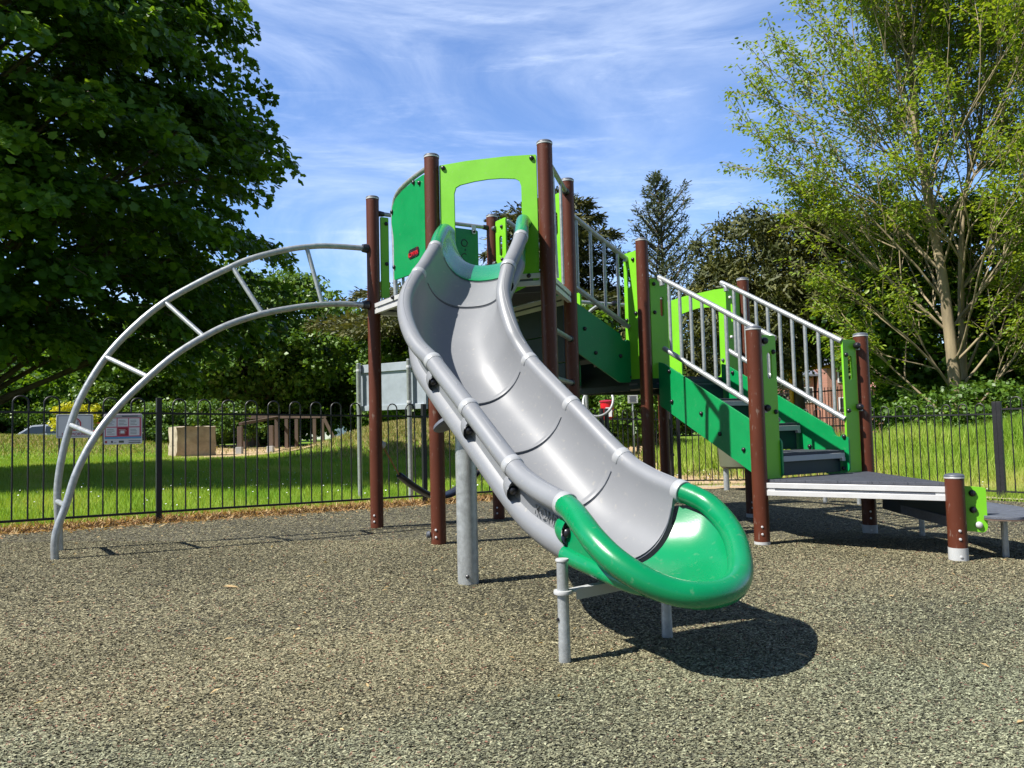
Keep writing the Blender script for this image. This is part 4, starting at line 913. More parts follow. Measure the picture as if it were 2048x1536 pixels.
# cars
def car(x, y, rot, m, label, L_=4.2, H_=1.42):
    t = thing('parked_car', (x, y, Tf(x, y)+.1), label, 'car'); g = Tf(x, y)+.05; c_, s_ = math.cos(rot), math.sin(rot)
    tr = lambda a, bb, z: Vector((x+a*c_-bb*s_, y+a*s_+bb*c_, g+z))
    body = [(-L_/2, .32), (-L_/2+.03, .62), (-L_/2+.2, .86), (-L_*.28, .93), (-L_*.12, H_-.04), (L_*.05, H_), (L_*.24, H_-.06), (L_*.38, .98), (L_/2-.08, .9), (L_/2, .6), (L_/2, .3)]
    b = MB(); b.poly(rnd(body, .12), 1.7, lambda a, z, q: tr(a, (q-.85)*(1-.16*max(0, (z-.85)/.5)), z)); bd = O('body', b, m, t, smooth=50, bevel=.03)
    for sg in (-1, 1):
        b = MB(); b.poly(rnd([(-L_*.24, .94), (-L_*.115, H_-.12), (L_*.02, H_-.09), (L_*.02, .94)], .04), .02, lambda a, z, q: tr(a, sg*(.858-.13*max(0, (z-.85)/.5)*1.0)+ (q-.01), z)); O('window', b, 'glass', bd)
        b = MB(); b.poly(rnd([(L_*.05, .94), (L_*.05, H_-.09), (L_*.22, H_-.14), (L_*.33, .97)], .04), .02, lambda a, z, q: tr(a, sg*(.858-.13*max(0, (z-.85)/.5))+(q-.01), z)); O('window', b, 'glass', bd)
        for a in (-L_*.3, L_*.3):
            b = MB(); b.lathe(tr(a, sg*.76, .3), tr(0, 1, 0)-tr(0, 0, 0), [(.2, -.1), (.31, -.09), (.31, .09), (.2, .1)], 20); w_ = O('wheel', b, 'tyre', t)
            b = MB(); b.lathe(tr(a, sg*.8, .3), tr(0, 1, 0)-tr(0, 0, 0), [(.18, -.07), (.19, .07)], 16); O('rim', b, 'alu', w_)
    b = MB(); b.poly([(-L_*.265, .95), (-L_*.135, H_-.07), (-L_*.128, H_-.07), (-L_*.258, .95)], 1.3, lambda a, z, q: tr(a-.035, (q-.65)*(1-.1*max(0, (z-.85)/.5)), z)); O('windscreen', b, 'glass', bd)
    for sg in (-1, 1):
        b = MB(); b.obox(tr(-L_/2+.06, sg*.6, .72), (c_, s_, 0), (-s_, c_, 0), (0, 0, 1), .1, .3, .14); O('headlight', b, 'white', t, bevel=.02)
    return t
car(-25.0, 41.5, R(8), 'carw', 'silver car parked behind the grass bank, left of the no smoking sign')
car(-31.0, 43.5, R(8), 'carw', 'silver car parked at the far left edge behind the grass bank')
car(-21.5, 41, R(60), 'carr', 'red car half hidden behind the two fence signs')
car(-4.6, 48, R(4), 'carw', 'dark car roof showing just right of the notice board'.replace('dark', 'pale'))
# bins, small signs, drum
t = thing('litter_bin', (3.05, 20, Tf(3.05, 20)), 'small red waste bin on a post seen under the middle deck', 'bin')
x_, y_, z_ = 2.45, 20, .98
b = MB(); b.lathe((x_, y_, z_), (0, 0, 1), [(.13, 0), (.15, .03), (.18, .44), (.18, .46)], 20); O('body', b, 'red', t)
b = MB(); b.lathe((x_, y_, z_+.46), (0, 0, 1), [(.2, 0), (.2, .03), (.15, .05), (.02, .06)], 20); O('lid', b, 'crimson', t)
b = MB(); b.obox((x_+.02, y_-.18, z_+.2), (1, 0, 0), (0, 1, -.12), (0, 0, 1), .16, .012, .24); O('sticker', b, 'white', t)
b = MB(); b.tube([(x_, y_+.2, Tf(x_, y_)-.05), (x_, y_+.2, z_+.3)], .03, 10); O('post', b, 'steel', t)
t = thing('small_sign', (3.4, 20.5, Tf(3.4, 20.5)), 'small grey text sign on a thin post by the dusty path', 'sign')
b = MB(); b.obox((3.2, 20.5, 1.52), (1, 0, 0), (0, 1, 0), (0, 0, 1), .27, .012, .21); o = O('board', b, 'lgrey', t)
for k in range(5):
    b = MB(); b.obox((3.2, 20.49, 1.59-.035*k), (1, 0, 0), (0, 1, 0), (0, 0, 1), .19-.02*(k % 2), .006, .012); O('line', b, 'ink', o)
b = MB(); b.tube([(3.2, 20.53, Tf(3.2, 20.5)-.05), (3.2, 20.53, 1.6)], .025, 10); O('post', b, 'steel', t)
g_ = Tf(3.13, 11.45)
t = thing('play_drum', (3.13, 11.45, g_), 'olive drum on a steel leg, half hidden behind the lower staircase', 'play drum')
b = MB(); b.lathe((3.31, 11.42, 0), (0, 0, 1), [(.02, .165), (.23, .17), (.27, .2), (.29, .5), (.30, .78), (.29, .8), (.02, .81)], 28); O('drum', b, 'olive', t)
b = MB(); b.tube([(3.13, 11.45, g_-.05), (3.13, 11.45, .2)], .042, 16); O('leg', b, 'steel', t)
t = thing('stepping_bench', (3.9, 9.25, Tf(3.9, 9.25)), 'low steel legged stepping bench behind the lowest deck', 'bench')
for x, y in ((3.75, 9.39), (4.04, 9.12)):
    b = MB(); g_ = Tf(x, y); b.tube([(x, y, g_-.05), (x, y, .12)], .024, 12); O('leg', b, 'steel', t)
b = MB(); b.obox((3.9, 9.26, .135), (.73, -.68, 0), (.68, .73, 0), (0, 0, 1), .6, .18, .03); O('seat', b, 'deck', t, bevel=.006)

# houses at the far right and far back
def brickm():
    ma = M['brick']; t = ma.node_tree; b = t.nodes['Principled BSDF']; c = t.nodes.new('ShaderNodeTexCoord'); mp = t.nodes.new('ShaderNodeMapping'); mp.inputs['Rotation'].default_value = (R(90), 0, 0)
    t.links.new(c.outputs['Object'], mp.inputs[0]); br = t.nodes.new('ShaderNodeTexBrick'); br.inputs['Scale'].default_value = 3.3
    br.inputs['Color1'].default_value = (.34, .12, .075, 1); br.inputs['Color2'].default_value = (.24, .09, .06, 1); br.inputs['Mortar'].default_value = (.4, .34, .28, 1); br.inputs['Mortar Size'].default_value = .025
    t.links.new(mp.outputs[0], br.inputs['Vector']); t.links.new(br.outputs['Color'], b.inputs['Base Color'])
brickm()
def house(x0, x1, y, d, ze, zr, label, wm='brick', wins=(), gable=False, rm='roof'):
    g = Tf((x0+x1)/2, y)-.1; t = thing('house', ((x0+x1)/2, y+d/2, g), label, 'house'); b = MB()
    b.box(x0, x1, y, y+d, g, ze); wl = O('wall', b, wm, t, smooth=0)
    b = MB(); o_ = .35
    if gable:
        b.add([(x0, y, ze+.003), (x1, y, ze+.003), ((x0+x1)/2, y, zr), (x0, y+.2, ze+.003), (x1, y+.2, ze+.003), ((x0+x1)/2, y+.2, zr)], [(0, 1, 2), (3, 5, 4), (0, 3, 4, 1), (1, 4, 5, 2), (2, 5, 3, 0)]); O('gable', b, wm, t, smooth=0)
        b = MB(); xm = (x0+x1)/2
        for s_, xe in ((-1, x0-o_), (1, x1+o_)):
            sl_ = (zr-ze)/(xm-x0); b.add([(xe, y-o_, ze-o_*sl_), (xm, y-o_, zr), (xm, y+d+o_, zr), (xe, y+d+o_, ze-o_*sl_), (xe, y-o_, ze-o_*sl_+.15), (xm, y-o_, zr+.15), (xm, y+d+o_, zr+.15), (xe, y+d+o_, ze-o_*sl_+.15)], [(0, 1, 2, 3), (4, 7, 6, 5), (0, 4, 5, 1), (3, 2, 6, 7), (0, 3, 7, 4), (1, 5, 6, 2)])
    else:
        ym = y+d/2; sl_ = (zr-ze)/(ym-y)
        for ye, s_ in ((y-o_, 1), (y+d+o_, -1)):
            b.add([(x0-o_, ye, ze-o_*sl_), (x1+o_, ye, ze-o_*sl_), (x1+o_, ym, zr), (x0-o_, ym, zr), (x0-o_, ye, ze-o_*sl_+.15), (x1+o_, ye, ze-o_*sl_+.15), (x1+o_, ym, zr+.15), (x0-o_, ym, zr+.15)], [(0, 1, 2, 3), (4, 7, 6, 5), (0, 4, 5, 1), (3, 2, 6, 7), (0, 3, 7, 4), (1, 5, 6, 2)])
    rf = O('roof', b, rm, t, smooth=0)
    for wx, wz, ww, wh in wins:
        b = MB(); b.box(wx, wx+ww, y-.06, y-.01, wz, wz+wh); f_ = O('window', b, 'white', t, smooth=0)
        b = MB(); b.box(wx+.08, wx+ww/2-.04, y-.08, y-.062, wz+.08, wz+wh-.08); b.box(wx+ww/2+.04, wx+ww-.08, y-.08, y-.062, wz+.08, wz+wh-.08); O('pane', b, 'glass', f_, smooth=0)
    return t
HX = lambda u, y: (u-1024-0)/1542*y
house(HX(1545, 60), HX(1628, 60), 60, 8, 4.4, 6.2, 'long red brick house behind the yellow frame', wins=[(HX(1600, 60), 2.2, 1.0, 1.2)])
house(HX(1630, 66), HX(1665, 66), 66, 9, 3.0, 6.4, 'grey slate roofed building between the two brick houses', wm='white')
house(HX(1655, 58), HX(1762, 58), 58, 8, 4.9, 6.8, 'orange brick house seen on both sides of the brown post', wins=[(HX(1676, 58), 3.6, 1.3, 1.1), (HX(1676, 58), 1.3, 1.3, 1.2), (HX(1746, 58), 1.3, 1.2, 1.4)], gable=False)
house(HX(1745, 54), HX(1800, 54), 54, 8, 3.0, 4.6, 'low red roofed house at the right behind the trees', rm='brick', wins=[(HX(1750, 54), .7, 1.0, 1.2)])
house(HX(555, 85), HX(665, 85), 85, 8, 3.0, 5.5, 'white house far behind the timber trail', wm='white', rm='wood', wins=[(HX(570, 85), 1.2, 1.2, 1.0), (HX(600, 85), 1.2, 1.2, 1.0), (HX(635, 85), 1.2, 1.2, 1.0)])
t = thing('yellow_frame', (9.5, 26, Tf(9.5, 26)), 'yellow steel play frame with a tall post under the dark evergreen', 'play frame')
y_ = 26
b = MB(); x_ = HX(1583, y_); b.tube([(x_, y_, Tf(x_, y_)-.1), (x_, y_, 2.7)], .07, 12); O('post', b, 'yellow', t)
x2 = HX(1735, y_); b = MB(); b.tube([(x2, y_, Tf(x2, y_)-.1), (x2, y_, 2.9)], .07, 12); O('post', b, 'yellow', t)
b = MB(); b.tube([(HX(1560, y_), y_, 2.5), (HX(1735, y_), y_, 2.75)], .06, 10); b.tube([(x_, y_, 2.6), (HX(1625, y_), y_, 2.95), (HX(1640, y_), y_, 2.6)], .05, 10); O('beam', b, 'yellow', t)
t = thing('steel_railing', (10, 30, Tf(10, 30)), 'tall black vertical bar railing in front of the brick houses', 'railing')
RF = Frame((HX(1560, 32), 32), (HX(1790, 27), 27)); b = MB(); src = None
for k in range(36):
    s_ = RF.L*k/35; P = RF.p(s_, 0); g_ = Tf(P.x, P.y)
    if src is None: b = MB(); b.tube([(P.x, P.y, g_), (P.x, P.y, 2.1)], .014, 6); src = O('bar', b, 'fence', t, loc=(P.x, P.y, g_))
    else: dup(src, (P.x, P.y, g_))
for z in (.6, 1.95):
    b = MB(); b.bar(RF.p(0, z), RF.p(RF.L, z), .03, .05); O('rail', b, 'fence', t)

# ------------------------------------------------------------------ foliage
LEAF = {
 'maple': (np.array([(0, 0, 0), (.5, .05, .0), (.36, .4, .04), (.5, .66, .0), (0, 1.0, -.06), (-.5, .66, 0), (-.36, .4, .04), (-.5, .05, 0)]), [tuple(range(8))]),
 'oval': (np.array([(0, 0, 0), (.3, .35, .05), (.22, .72, .02), (0, 1, -.05), (-.22, .72, .02), (-.3, .35, .05)]), [(0, 1, 2, 3), (0, 3, 4, 5)]),
 'quad': (np.array([(0, 0, 0), (.42, .5, .08), (0, 1, 0), (-.42, .5, .08)]), [(0, 1, 2), (0, 2, 3)]),
 'spray': (np.array([(0, 0, 0), (.16, .3, .02), (.05, .5, 0), (.13, .8, 0), (0, 1.1, -.05), (-.13, .8, 0), (-.05, .5, 0), (-.16, .3, .02)]), [tuple(range(8))]),
 'blade': (np.array([(-.5, 0, 0), (.5, 0, 0), (.0, 1, .25)]), [(0, 1, 2)]),
}
def leaves(name, C, Nrm, size, shape, m, parent=None, tint=None, Y=None, wid=1.0, kind=None, loc=None):
    C = np.asarray(C, float); n = len(C); sv, sf = LEAF[shape]
    Nrm = Nrm/np.linalg.norm(Nrm, axis=1, keepdims=True)
    if Y is None: Y = rng.normal(size=(n, 3))
    Y = Y-Nrm*np.sum(Y*Nrm, 1, keepdims=True); Y /= np.linalg.norm(Y, axis=1, keepdims=True)+1e-9; X = np.cross(Y, Nrm)
    size = np.broadcast_to(size, (n,)); k = len(sv)
    loc = C.mean(0) if loc is None else np.array(loc)
    V = (C-loc)[:, None, :]+size[:, None, None]*(sv[None, :, 0:1]*wid*X[:, None, :]+sv[None, :, 1:2]*Y[:, None, :]+sv[None, :, 2:3]*Nrm[:, None, :])
    V = V.reshape(-1, 3); me = bpy.data.meshes.new(name); me.vertices.add(len(V)); me.vertices.foreach_set('co', V.ravel())
    base = np.arange(n)[:, None]*k
    li = np.concatenate([np.array(f)[None, :]+base for f in sf], 1).ravel(); nl = [len(f) for f in sf]
    me.loops.add(len(li)); me.loops.foreach_set('vertex_index', li.astype(np.int32))
    tot = np.tile(nl, n); st = np.concatenate([[0], np.cumsum(tot)[:-1]]); me.polygons.add(len(tot)); me.polygons.foreach_set('loop_start', st.astype(np.int32))
    me.polygons.foreach_set('loop_total', tot.astype(np.int32)); me.update()
    if tint is None: tint = rng.random(n)
    at = me.attributes.new('tint', 'FLOAT', 'FACE'); at.data.foreach_set('value', np.repeat(np.clip(tint, 0, 1), len(sf)).astype(np.float32))
    me.materials.append(M[m] if isinstance(m, str) else m); o = bpy.data.objects.new(name, me); sc.collection.objects.link(o)
    if parent: o.parent = parent; o.location = Vector(loc)-WL[parent.name]
    else: o.location = loc
    WL[o.name] = Vector(loc)
    if kind: o['kind'] = kind
    return o
def unit(a): return a/(np.linalg.norm(a, axis=-1, keepdims=True)+1e-9)
def clump_leaves(cs, rad, per, up=.5, flat=.5):
    """cs (n,3) clump centres, rad (n,) radius -> leaf positions & normals"""
    n = len(cs); d = unit(rng.normal(size=(n*per, 3))); r = rng.random((n*per, 1))**.5
    off = d*r*np.repeat(rad, per)[:, None]; off[:, 2] *= flat
    C = np.repeat(cs, per, 0)+off; Nn = unit(d*.7+rng.normal(size=d.shape)*.55+np.array([0, 0, up])); return C, Nn
def limb(b, p, d, l, r0_, r1, sag=0, n=6, wig=.08):
    pts = []; rs = []; p = Vector(p); d = Vector(d).normalized()
    for i in range(n+1):
        f = i/n; pts.append(p.copy()); rs.append(r0_+(r1-r0_)*f); d = (d+Vector((random.gauss(0, wig), random.gauss(0, wig), random.gauss(0, wig)+sag/n))).normalized(); p = p+d*l/n
    b.tube(pts, rs, 6 if r0_ < .06 else 10, cap=False); return pts
def fill_tree(name, x, y, rx, ry, z0, z1, label, m, shape='quad', nclump=400, per=60, size=.13, rad=.55, trunk=.2, cat='tree', group=None, up=.5, flat=.55, top=.5, inner=.25, bm_='barkm', hollow=True, cuts=None):
    """broadleaf tree or bush: crown of overlapping leaf clumps on limbs"""
    g = Tf(x, y); t = thing(name, (x, y, g), label, cat, group)
    d = unit(rng.normal(size=(nclump, 3))); rr = np.where(rng.random(nclump) < inner, rng.random(nclump)**.5*.8, 1-.22*rng.random(nclump)**1.5)[:, None]
    lump = 1+.16*np.sin(d[:, :1]*5+x)*np.cos(d[:, 1:2]*4+y)+.1*np.sin(d[:, 2:]*7+x)
    cs = d*rr*lump; zc = z0+(z1-z0)*top
    cs = np.stack([x+cs[:, 0]*rx, y+cs[:, 1]*ry, np.where(cs[:, 2] > 0, zc+cs[:, 2]*(z1-zc), zc+cs[:, 2]*(zc-z0))], 1)
    rad_ = rad*(.6+.8*rng.random(nclump)); C, Nn = clump_leaves(cs, rad_, per, up, flat)
    tn = np.repeat(rng.random(nclump)*.5, per)+rng.random(len(C))*.5
    leaves('crown', C, Nn, size*(.7+.6*rng.random(len(C))), shape, m, t, tn)
    if trunk:
        b = MB(); tp_ = limb(b, (x, y, g-.1), (0, 0, 1), (z0-g)+(z1-z0)*.6, trunk, trunk*.3, n=8, wig=.04)
        for k in range(14):
            q = tp_[random.randint(2, 7)]; tgt = Vector(cs[random.randrange(nclump)]); limb(b, q, tgt-q, (tgt-q).length*.9, trunk*.35, .02, n=5, wig=.06)
        O('trunk', b, bm_, t, smooth=70)
    return t
# big maple at the left
def maple():
    x, y = -12.5, 16.2; g = Tf(x, y); t = thing('maple_tree', (x, y, g), 'huge dark green broadleaf tree filling the upper left of the view', 'tree')
    b = MB(); tr = limb(b, (x, y, g-.1), (0, 0, 1), 9.5, .42, .16, n=10, wig=.03); Cs = []; Ns = []; Ts = []; Ys = []; Sz = []
    def spray(p, d, L_, n_l):
        pts = [Vector(p)]; dd = Vector(d).normalized(); k = 7
        for i in range(k): dd = (dd+Vector((random.gauss(0, .07), random.gauss(0, .07), -.085))).normalized(); pts.append(pts[-1]+dd*L_/k)
        A = np.array(pts); u = rng.random(n_l)*k; i = np.minimum(u.astype(int), k-1); f = (u-i)[:, None]; base = A[i]*(1-f)+A[i+1]*f
        dr = unit(A[i+1]-A[i]); sd_ = unit(np.cross(dr, np.array([0, 0, 1.]))); wdt = (.50*np.sin(np.pi*np.clip(u/k*.75+.2, 0, 1)))[:, None]*L_/2.6
        off = sd_*rng.normal(size=(n_l, 1))*wdt*.8+np.array([0, 0, 1.])*(rng.normal(size=(n_l, 1))*.085-np.abs(rng.normal(size=(n_l, 1)))*.10)
        Cs.append(base+off); Ns.append(unit(np.array([0, 0, .9])+dr*.55+rng.normal(size=(n_l, 3))*.42)); Ys.append(dr*.6+np.array([0, 0, -.9])+rng.normal(size=(n_l, 3))*.5)
        Ts.append(np.full(n_l, random.random()*.55)+rng.random(n_l)*.35+(u/k)*.1); Sz.append(.115+.06*rng.random(n_l))
        return pts
    for k in range(1150):
        # attachment shell point
        ph = random.uniform(0, 2*math.pi); h = random.random()**1.15; z = 2.5+h*11.5
        prof = math.sin(math.pi*min(1, (h*.86+.17)))**.55*7.3*(1+.1*math.sin(3*ph+h*9)+.06*math.sin(7*ph+1))
        if math.sin(ph) > .55 and random.random() < .55: continue
        rr = prof*(random.uniform(.62, .82) if random.random() < .72 else random.uniform(.2, .6))
        dx, dy = math.cos(ph), math.sin(ph); p = Vector((x+dx*rr, y+dy*rr*.9, z+.35)); L_ = random.uniform(1.5, 2.7)
        pts = spray(p, (dx, dy, random.uniform(-.05, .3)), L_, int(215*L_/2.1))
        if k % 2 == 0: b.tube(pts, [.022-.002*i for i in range(len(pts))], 5, cap=False)
        if k % 6 == 0:
            q = tr[min(10, max(1, int(z-2)))]; limb(b, q, p-q, (p-q).length, .09, .025, n=6, wig=.05)
    C = np.concatenate(Cs); leaves('crown', C, np.concatenate(Ns), np.concatenate(Sz), 'maple', 'maple', t, np.concatenate(Ts), np.concatenate(Ys))
    O('trunk', b, 'barkm', t, smooth=70)
maple()
# ash with visible limbs on the right
def ash(x, y, H_, spread, label, seed, nleaf=26, dens=1, lean=(0, 0), m='ash', size=.15, base_bare=.22):
    random.seed(seed); g = Tf(x, y); t = thing('ash_tree', (x, y, g), label, 'tree'); b = MB(); tips = []
    def grow(p, d, l, r, lev):
        pts = limb(b, p, d, l, max(r, .011), max(r*.55, .006), n=5, wig=.055)
        if lev == 0: tips.extend(pts[2:]); return
        kids = {3: 4, 2: 3, 1: 3}[lev]
        for k in range(kids):
            i = random.randint(2, 5) if k else 5; q = pts[i]; dd = (pts[i]-pts[i-1]).normalized()
            rv = Vector((random.gauss(0, 1), random.gauss(0, 1), random.gauss(0, .35))); rv = (rv-dd*rv.dot(dd)).normalized()
            nd = (dd+rv*(random.uniform(.35, .75) if k else .2)+Vector((0, 0, .16))).normalized(); grow(q, nd, l*random.uniform(.55, .78), r*(.55 if k else .62), lev-1)
        if lev <= 2: tips.extend(pts[4:])
    trk = limb(b, (x, y, g-.1), (lean[0], lean[1], 1), H_*.86, .17, .035, n=16, wig=.02)
    tw = limb(b, (x+.18, y+.1, g+1.2), (.1, .1, 1), H_*.62, .1, .03, n=12, wig=.03)
    nl = 58
    for k in range(nl):
        f = k/nl; z_ = .09+.89*f; src = trk if k % 3 else tw; q = src[min(len(src)-1, int(z_*(len(src)-1)))]; a = k*2.4+random.random()*.7
        reach = (1.0 if f < .45 else max(.3, 1-(f-.45)*1.5))*spread*(.7+.3*min(1, f*4)); up_ = .8+1.3*f
        grow(q, (math.cos(a)*reach, math.sin(a)*reach, up_), H_*(.15+.06*min(1, f*3) if f < .5 else .21-.17*(f-.5))*spread, .04-.02*f, 3)
    O('trunk', b, 'barky', t, smooth=70)
    P = np.array([p[:] for p in tips]); P = P[rng.random(len(P)) < dens*.8]; n = len(P); per = nleaf
    off = unit(rng.normal(size=(n*per, 3)))*(rng.random((n*per, 1))**.6)*.26; off[:, 2] = off[:, 2]*.6-.04
    C = np.repeat(P, per, 0)+off; Y = off*1.0+np.array([0, 0, -.12]); Nn = unit(np.array([0, 0, 1.])+rng.normal(size=C.shape)*.45)
    leaves('crown', C, Nn, size*(.6+.7*rng.random(len(C))), 'oval', m, t, np.repeat(rng.random(n)*.4, per)+rng.random(len(C))*.6, Y, wid=.8)
    return t
ash(11.1, 19.2, 14.5, .96, 'tall ash tree with bare yellowish limbs and sparse bright leaves, upper right', 5, nleaf=13, size=.115)
ash(15.6, 18.5, 12.5, 1.0, 'second sparse leafed ash rising at the right picture edge', 9, nleaf=13, size=.115)
random.seed(21)
# conifers
def cedar(x, y, H_, rad, label, m='cedar', nb=70, seed=3, flat=.12, size=.22, irr=(.7, 1.1), ang=0, flatt=0, droop=-.05, zb=.18, shape='spray', trunk=.35, per=420, name='cedar_tree', widen=1.0, uptip=0.0):
    random.seed(seed); g = Tf(x, y); t = thing(name, (x, y, g), label, 'tree'); b = MB(); limb(b, (x, y, g-.1), (0, 0, 1), H_*.97, trunk, .04, n=10, wig=.02); Cs = []; Ns = []; Ys = []; Ts = []
    for k in range(nb):
        f = (k+random.random())/nb; z = g+H_*(zb+(1-zb)*f); a = k*2.39996+random.random()*.6; L_ = rad*((math.sin(math.pi*min(1, .42+f*.58))**.8*widen+.06) if not flatt else (.35+.65*min(1, (1-f)/flatt)**.5))*random.uniform(*irr)
        if f > .97: L_ *= .5
        d = Vector((math.cos(a), math.sin(a), droop+uptip*.3+ang)).normalized(); pts = [Vector((x, y, z))]; kk = 8
        for i in range(kk): d = (d+Vector((random.gauss(0, .05), random.gauss(0, .05), droop*.4+uptip*.12))).normalized(); pts.append(pts[-1]+d*L_/kk)
        b.tube(pts, [.07*(1-i/9)+.012 for i in range(kk+1)], 5, cap=False)
        A = np.array([p[:] for p in pts]); n = int(per*(L_/rad+.15)); u = (rng.random(n)**.7)*kk*.999; i = u.astype(int); fr_ = (u-i)[:, None]; base = A[i]*(1-fr_)+A[i+1]*fr_
        dr = unit(A[i+1]-A[i]); sd_ = unit(np.cross(dr, np.array([0, 0, 1.]))); ww = (.24*L_*np.sin(np.pi*np.clip(u/kk*.8+.15, 0, 1)))[:, None]
        off = sd_*rng.normal(size=(n, 1))*ww+np.array([0, 0, 1.])*rng.normal(size=(n, 1))*flat
        Cs.append(base+off); Ns.append(unit(np.array([0, 0, 1.])+rng.normal(size=(n, 3))*.5)); Ys.append(unit(off+dr*.5)+np.array([0, 0, uptip-.15])+rng.normal(size=(n, 3))*.3); Ts.append(np.full(n, random.random()*.4)+rng.random(n)*.6)
    C = np.concatenate(Cs); leaves('crown', C, np.concatenate(Ns), size*(.6+.8*rng.random(len(C))), shape, m, t, np.concatenate(Ts), np.concatenate(Ys)); O('trunk', b, 'barkm', t, smooth=70); return t
cedar(2.5, 40, 13.2, 5.4, 'tall dark cedar with flat layered branches right of the tallest post', nb=84, flat=.09, size=.34, per=640, seed=4, flatt=.55, irr=(.5, 1.1))
cedar(-1.2, 41, 8.9, 9.6, 'broad low cedar reaching left behind the upper deck', nb=50, flat=.09, size=.36, per=900, seed=6, zb=.74, flatt=.3, irr=(.5, 1.1))
cedar(7.9, 40, 14.2, 3.9, 'tall narrow pine with upswept tufted branches right of the cedar', m='pine', nb=74, flat=.12, size=.26, per=190, irr=(.3, 1.15), ang=.35, seed=8, name='pine_tree', zb=.2, uptip=.6, droop=.0, trunk=.2)
cedar(12.6, 43, 9.5, 3.4, 'low dark pine behind the yellow play frame', m='pine', nb=60, flat=.25, size=.36, per=230, seed=12, name='pine_tree', uptip=.2)
fill_tree('cypress_tree', 9.6, 26, 3.6, 3.2, 2.7, 8.0, 'dark drooping evergreen behind the lower staircase railings', 'dark', shape='spray', nclump=520, per=80, size=.24, rad=.5, trunk=.28, flat=.95, up=.15, top=.45, inner=.3)
fill_tree('cypress_tree', 5.4, 30, 2.3, 2.2, .3, 4.6, 'shorter dark evergreen standing between the pine and the stairs', 'dark', shape='spray', nclump=260, per=70, size=.24, rad=.5, trunk=.2, flat=.9, up=.15)
# trees and shrubs, left and centre background
fill_tree('lime_tree', -15.5, 46, 6.0, 4.5, 2.0, 10.6, 'leafy green tree behind the arched ladder, left of the slide', 'leafA', nclump=650, per=70, size=.26, rad=.85, trunk=.35)
fill_tree('lime_tree', -9.6, 52, 3.6, 3.2, 1.2, 9.0, 'lighter green tree between the ladder and the notice board', 'leafB', nclump=420, per=70, size=.26, rad=.75, trunk=.25)
fill_tree('lime_tree', -6.4, 44, 2.6, 2.6, .8, 6.4, 'small bright tree right behind the notice board', 'leafB', nclump=360, per=60, size=.22, rad=.6, trunk=.18)
fill_tree('dark_tree', -24, 50, 7, 5, .3, 8.6, 'dark broadleaf tree behind the parked cars', 'maple', nclump=600, per=65, size=.3, rad=.9, trunk=.3)
fill_tree('dark_tree', -36, 47, 7, 5, .3, 8.4, 'dark broadleaf tree at the far left edge', 'maple', nclump=500, per=60, size=.3, rad=.9, trunk=.3)
fill_tree('thicket', -15.5, 49, 4, 2.4, .0, 5.4, 'deep shaded thicket under the green tree left of the slide', 'maple', nclump=380, per=60, size=.28, rad=.8, trunk=.12, cat='bushes')
fill_tree('shrub', -15.6, 37, 3.0, 1.8, .2, 2.5, 'rounded olive shrub behind the concrete block', 'leafA', nclump=260, per=60, size=.14, rad=.4, trunk=.06, cat='shrub')
fill_tree('shrub', -20.8, 36.5, 1.0, .8, 1.0, 2.5, 'golden yellow shrub above the information poster', 'yshrub', nclump=60, per=50, size=.12, rad=.28, trunk=.05, cat='shrub')
fill_tree('shrub', -24.5, 45, 3.4, 1.8, .4, 3.6, 'green bush behind the silver car', 'leafA', nclump=260, per=60, size=.17, rad=.5, trunk=.06, cat='shrub')
fill_tree('shrub', -31, 47, 3.6, 2, .4, 3.6, 'green bush above the car at the left edge', 'leafA', nclump=240, per=60, size=.17, rad=.5, trunk=.06, cat='shrub')
fill_tree('shrub', -2.2, 43, 3.6, 2, .0, 4.0, 'dark bush low behind the slide', 'leafA', nclump=300, per=60, size=.18, rad=.5, trunk=.08, cat='shrub')
fill_tree('ivy_bush', 4.0, 25, 1.2, 1.0, .2, 2.9, 'glossy leaved bush behind the small grey text sign', 'leafB', nclump=150, per=60, size=.12, rad=.3, trunk=.06, cat='shrub')
fill_tree('dark_tree', 2.0, 30, 2.2, 2.0, .0, 5.4, 'very dark tree behind the red waste bin', 'maple', nclump=300, per=60, size=.2, rad=.6, trunk=.2)
fill_tree('hedge_tree', 8, 72, 14, 4, .0, 9.0, 'distant tree belt behind the pine and the play frame', 'leafA', nclump=500, per=50, size=.45, rad=1.4, trunk=.3)
fill_tree('hedge_tree', -28, 68, 22, 4, .0, 9.5, 'distant tree belt behind the trees on the left', 'maple', nclump=800, per=50, size=.5, rad=1.5, trunk=.3)
fill_tree('hedge_tree', 58, 84, 24, 5, .0, 11, 'distant tree belt on the right behind the houses', 'maple', nclump=600, per=50, size=.5, rad=1.5, trunk=.3)
# right hand shrubbery
fill_tree('shrub', 11.4, 18.4, 2.2, 1.5, .0, 1.7, 'bright leafy shrub beneath the ash tree trunk', 'leafA', nclump=190, per=60, size=.1, rad=.4, trunk=.1, cat='shrub')
fill_tree('shrub', 14.6, 17.4, 2.2, 2.2, .0, 4.0, 'tall dark shrub mass at the right picture edge', 'leafA', nclump=420, per=70, size=.14, rad=.45, trunk=.14, cat='shrub')
fill_tree('shrub', 13.4, 15.0, 2.4, 1.8, .0, 3.0, 'low leafy bush behind the right hand fence', 'leafA', nclump=300, per=60, size=.12, rad=.38, trunk=.08, cat='shrub')
fill_tree('dark_tree', 15.5, 23, 5.6, 3.4, .0, 7.6, 'deep shaded trees behind the ash on the right', 'maple', nclump=650, per=65, size=.2, rad=.65, trunk=.3)
fill_tree('thicket', 12.6, 22.5, 2.4, 2.0, .0, 2.2, 'dark low thicket between the brown post and the brick house', 'maple', nclump=200, per=60, size=.16, rad=.4, trunk=.08, cat='bushes')

